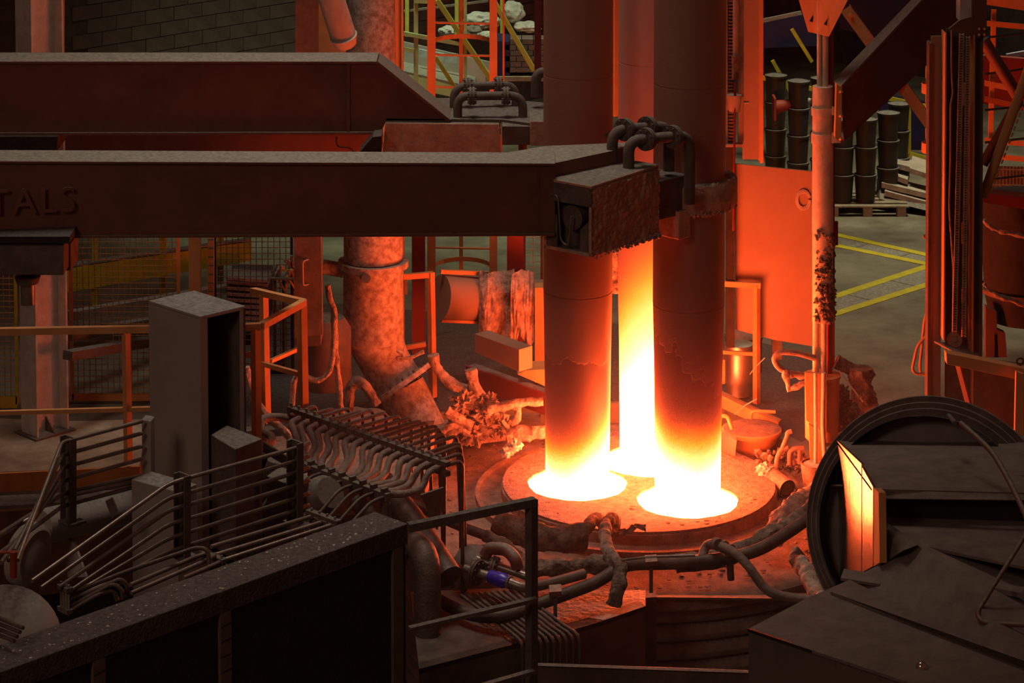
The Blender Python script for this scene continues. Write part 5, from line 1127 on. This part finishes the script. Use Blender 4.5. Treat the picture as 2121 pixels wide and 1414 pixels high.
def XS(px, py):          # point of the upright side wall plane x = xs
    d_ = ray(px, py); return V((0, 0, CZ))+d_*(xs/d_.x)
t.part('side_mirror_sheet', MB().prism([XS(1738, 1206), XS(1784, 1186), XS(1784, 960), XS(1733, 912)], X*.02), STAIN)
t.part('side_mirror_sheet', MB().prism([XS(1786, 1185), XS(1808, 1172), XS(1808, 1008), XS(1786, 968)], X*.02), STAIN)
t.part('side_post', MB().prism([XS(1810, 1172), XS(1822, 1165), XS(1820, 1020), XS(1810, 1010)], X*.05), WARM)
t.part('side_rod', MB().cyl(P(1714, 1005, 19.9), P(1900, 1012, 18.4), .009, n=8), DARK)
zt_ = P(1733, 911, YT).z
up = [XS(1731, 910), P(2200, 900, 19.8), P(2200, 1022, 18.1), XS(1806, 1012)]
t.part('upper_plate', MB().prism(up, (0, 0, -.02)), SHEET)
sheet(t, 'seam_lip', [(1700+110, 1014, 18.05), (2200, 1026, 18.0), (2200, 1036, 17.95), (1822, 1032, 17.98)], (0, .01, -.01), SHEET)
sheet(t, 'step_face', [(1822, 1030, 18.1), (2200, 1038, 18.1), (2200, 1100, 18.1), (1822, 1075, 18.1)], (0, .03, 0), BLACK)
sheet(t, 'middle_plate', [(1822, 1070, 18.1), (2200, 1082, 18.1), (2200, 1190, 16.9), (1905, 1128, 17.5)], (0, 0, -.02), SHEET)
sheet(t, 'corner_sheet', [(1818, 1070, 18.05), (1906, 1126, 17.45), (1870, 1140, 17.45), (1828, 1168, 17.7)], (.0, .02, -.01), SATIN if 0 else SHEET)
sheet(t, 'lower_plate', [(1828, 1166, 17.7), (1906, 1124, 17.5), (2200, 1160, 17.9), (2200, 1440, 15.2), (1668, 1245, 17.9)], (0, 0, -.02), SHEET)
sheet(t, 'front_plate', [(1550, 1302, 17.0), (1668, 1240, 17.35), (1760, 1200, 17.6), (2200, 1420, 15.3), (2000, 1452, 15.0)], (0, 0, -.02), SHEET)
sheet(t, 'ridge_strip', [(1697, 1240, 17.9), (1722, 1236, 17.35), (2200, 1408, 15.4), (2200, 1425, 15.3)], (0, 0, .035), SHEET)
sheet(t, 'ridge_strip', [(1835, 1186, 17.55), (1850, 1178, 17.6), (2200, 1240, 16.6), (2200, 1254, 16.5)], (0, 0, .035), SHEET)
sheet(t, 'loose_tab', [(1741, 1202, 17.7), (1748, 1183, 17.85), (1830, 1196, 17.6), (1822, 1215, 17.45)], (0, 0, .02), SHEET)
for y0, y1 in ((985, 988), (1132, 1134)): sheet(t, 'seam', [(1905, y0, 17.9 if y0 > 1100 else 18.6), (2200, y0+4, 17.8 if y0 > 1100 else 18.5), (2200, y1+4, 17.8 if y0 > 1100 else 18.5), (1905, y1, 17.9 if y0 > 1100 else 18.6)], (0, 0, .012), SHEET)
fa, fb_ = P(1551, 1304, 17.0), P(2010, 1460, 15.0)
t.part('front_face', MB().prism([fa, fb_, fb_-Z*.8, fa-Z*.8], V((.01, .02, 0))), SATIN)
t.part('front_trim', MB().bar(fa+Z*.0, fb_, .02, .02), STAIN)
t.part('left_face', MB().prism([fa, fa-Z*.8, P(1668, 1242, 17.35)-Z*.8, P(1668, 1242, 17.35)], X*.02), SHEET)
for k in range(3): c = fa.lerp(fb_, .42+k*.2)-Z*.03-YY*.005; t.part('rivet', MB().cyl(c, c-YY*.01, .01, n=8), DARK)
hb = P(1823, 1098, 17.9); t.part('door_pull', MB().tube([hb, hb+V((.01, -.05, -.03)), hb+V((.01, -.03, -.12))], .014, 8), CHROME)
t.done()
c = P(1909, 1384, 15.75); t = Thing('chrome_knob', 'small mirror chrome ball standing on the hood front', 'ball')
t.part('ball', MB().lathe(c, [(0, -.035), (.025, -.033), (.036, -.015), (.038, .01), (.030, .032), (.015, .042), (0, .044)], 28), CHROME); t.part('washer', MB().lathe(c, [(0, -.045), (.03, -.045), (.03, -.033), (0, -.033)], 20), CHROME); t.done()
one('bent_rod', MB().tube(arc([P(*p) for p in ((1990, 876, 18.6), (2020, 902, 18.4), (2055, 935, 18.2), (2085, 985, 17.9), (2115, 1045, 17.6), (2150, 1130, 17.2))], .3), .020, 10), ARM, 'long rusty bent rod lying across the upper hood', 'rod')
one('wire_loop', MB().tube(arc([P(*p) for p in ((2150, 1060, 17.2), (2118, 1118, 17.0), (2060, 1210, 16.6), (2022, 1272, 16.4), (2036, 1290, 16.3), (2150, 1296, 16.1))], .12), .015, 9), ARM, 'stiff wire bent into a loop on the hood at right edge', 'wire')
# ============================================================ HAZE over the furnace
hz = bpy.data.materials.new('furnace_haze'); hz.use_nodes = True; nt = hz.node_tree; nt.nodes.clear()
vo = nt.nodes.new('ShaderNodeVolumeScatter'); ou = nt.nodes.new('ShaderNodeOutputMaterial'); nt.links.new(vo.outputs[0], ou.inputs['Volume'])
vo.inputs['Color'].default_value = (.9, .8, .75, 1); vo.inputs['Density'].default_value = 0.010; vo.inputs['Anisotropy'].default_value = .2
one('furnace_haze', MB().box(V((1.3, 22.2, .1)), X*6.5, YY*5.2, Z*3.6), hz, 'thin warm smoke haze hanging around the glowing electrodes', 'haze', kind='stuff')
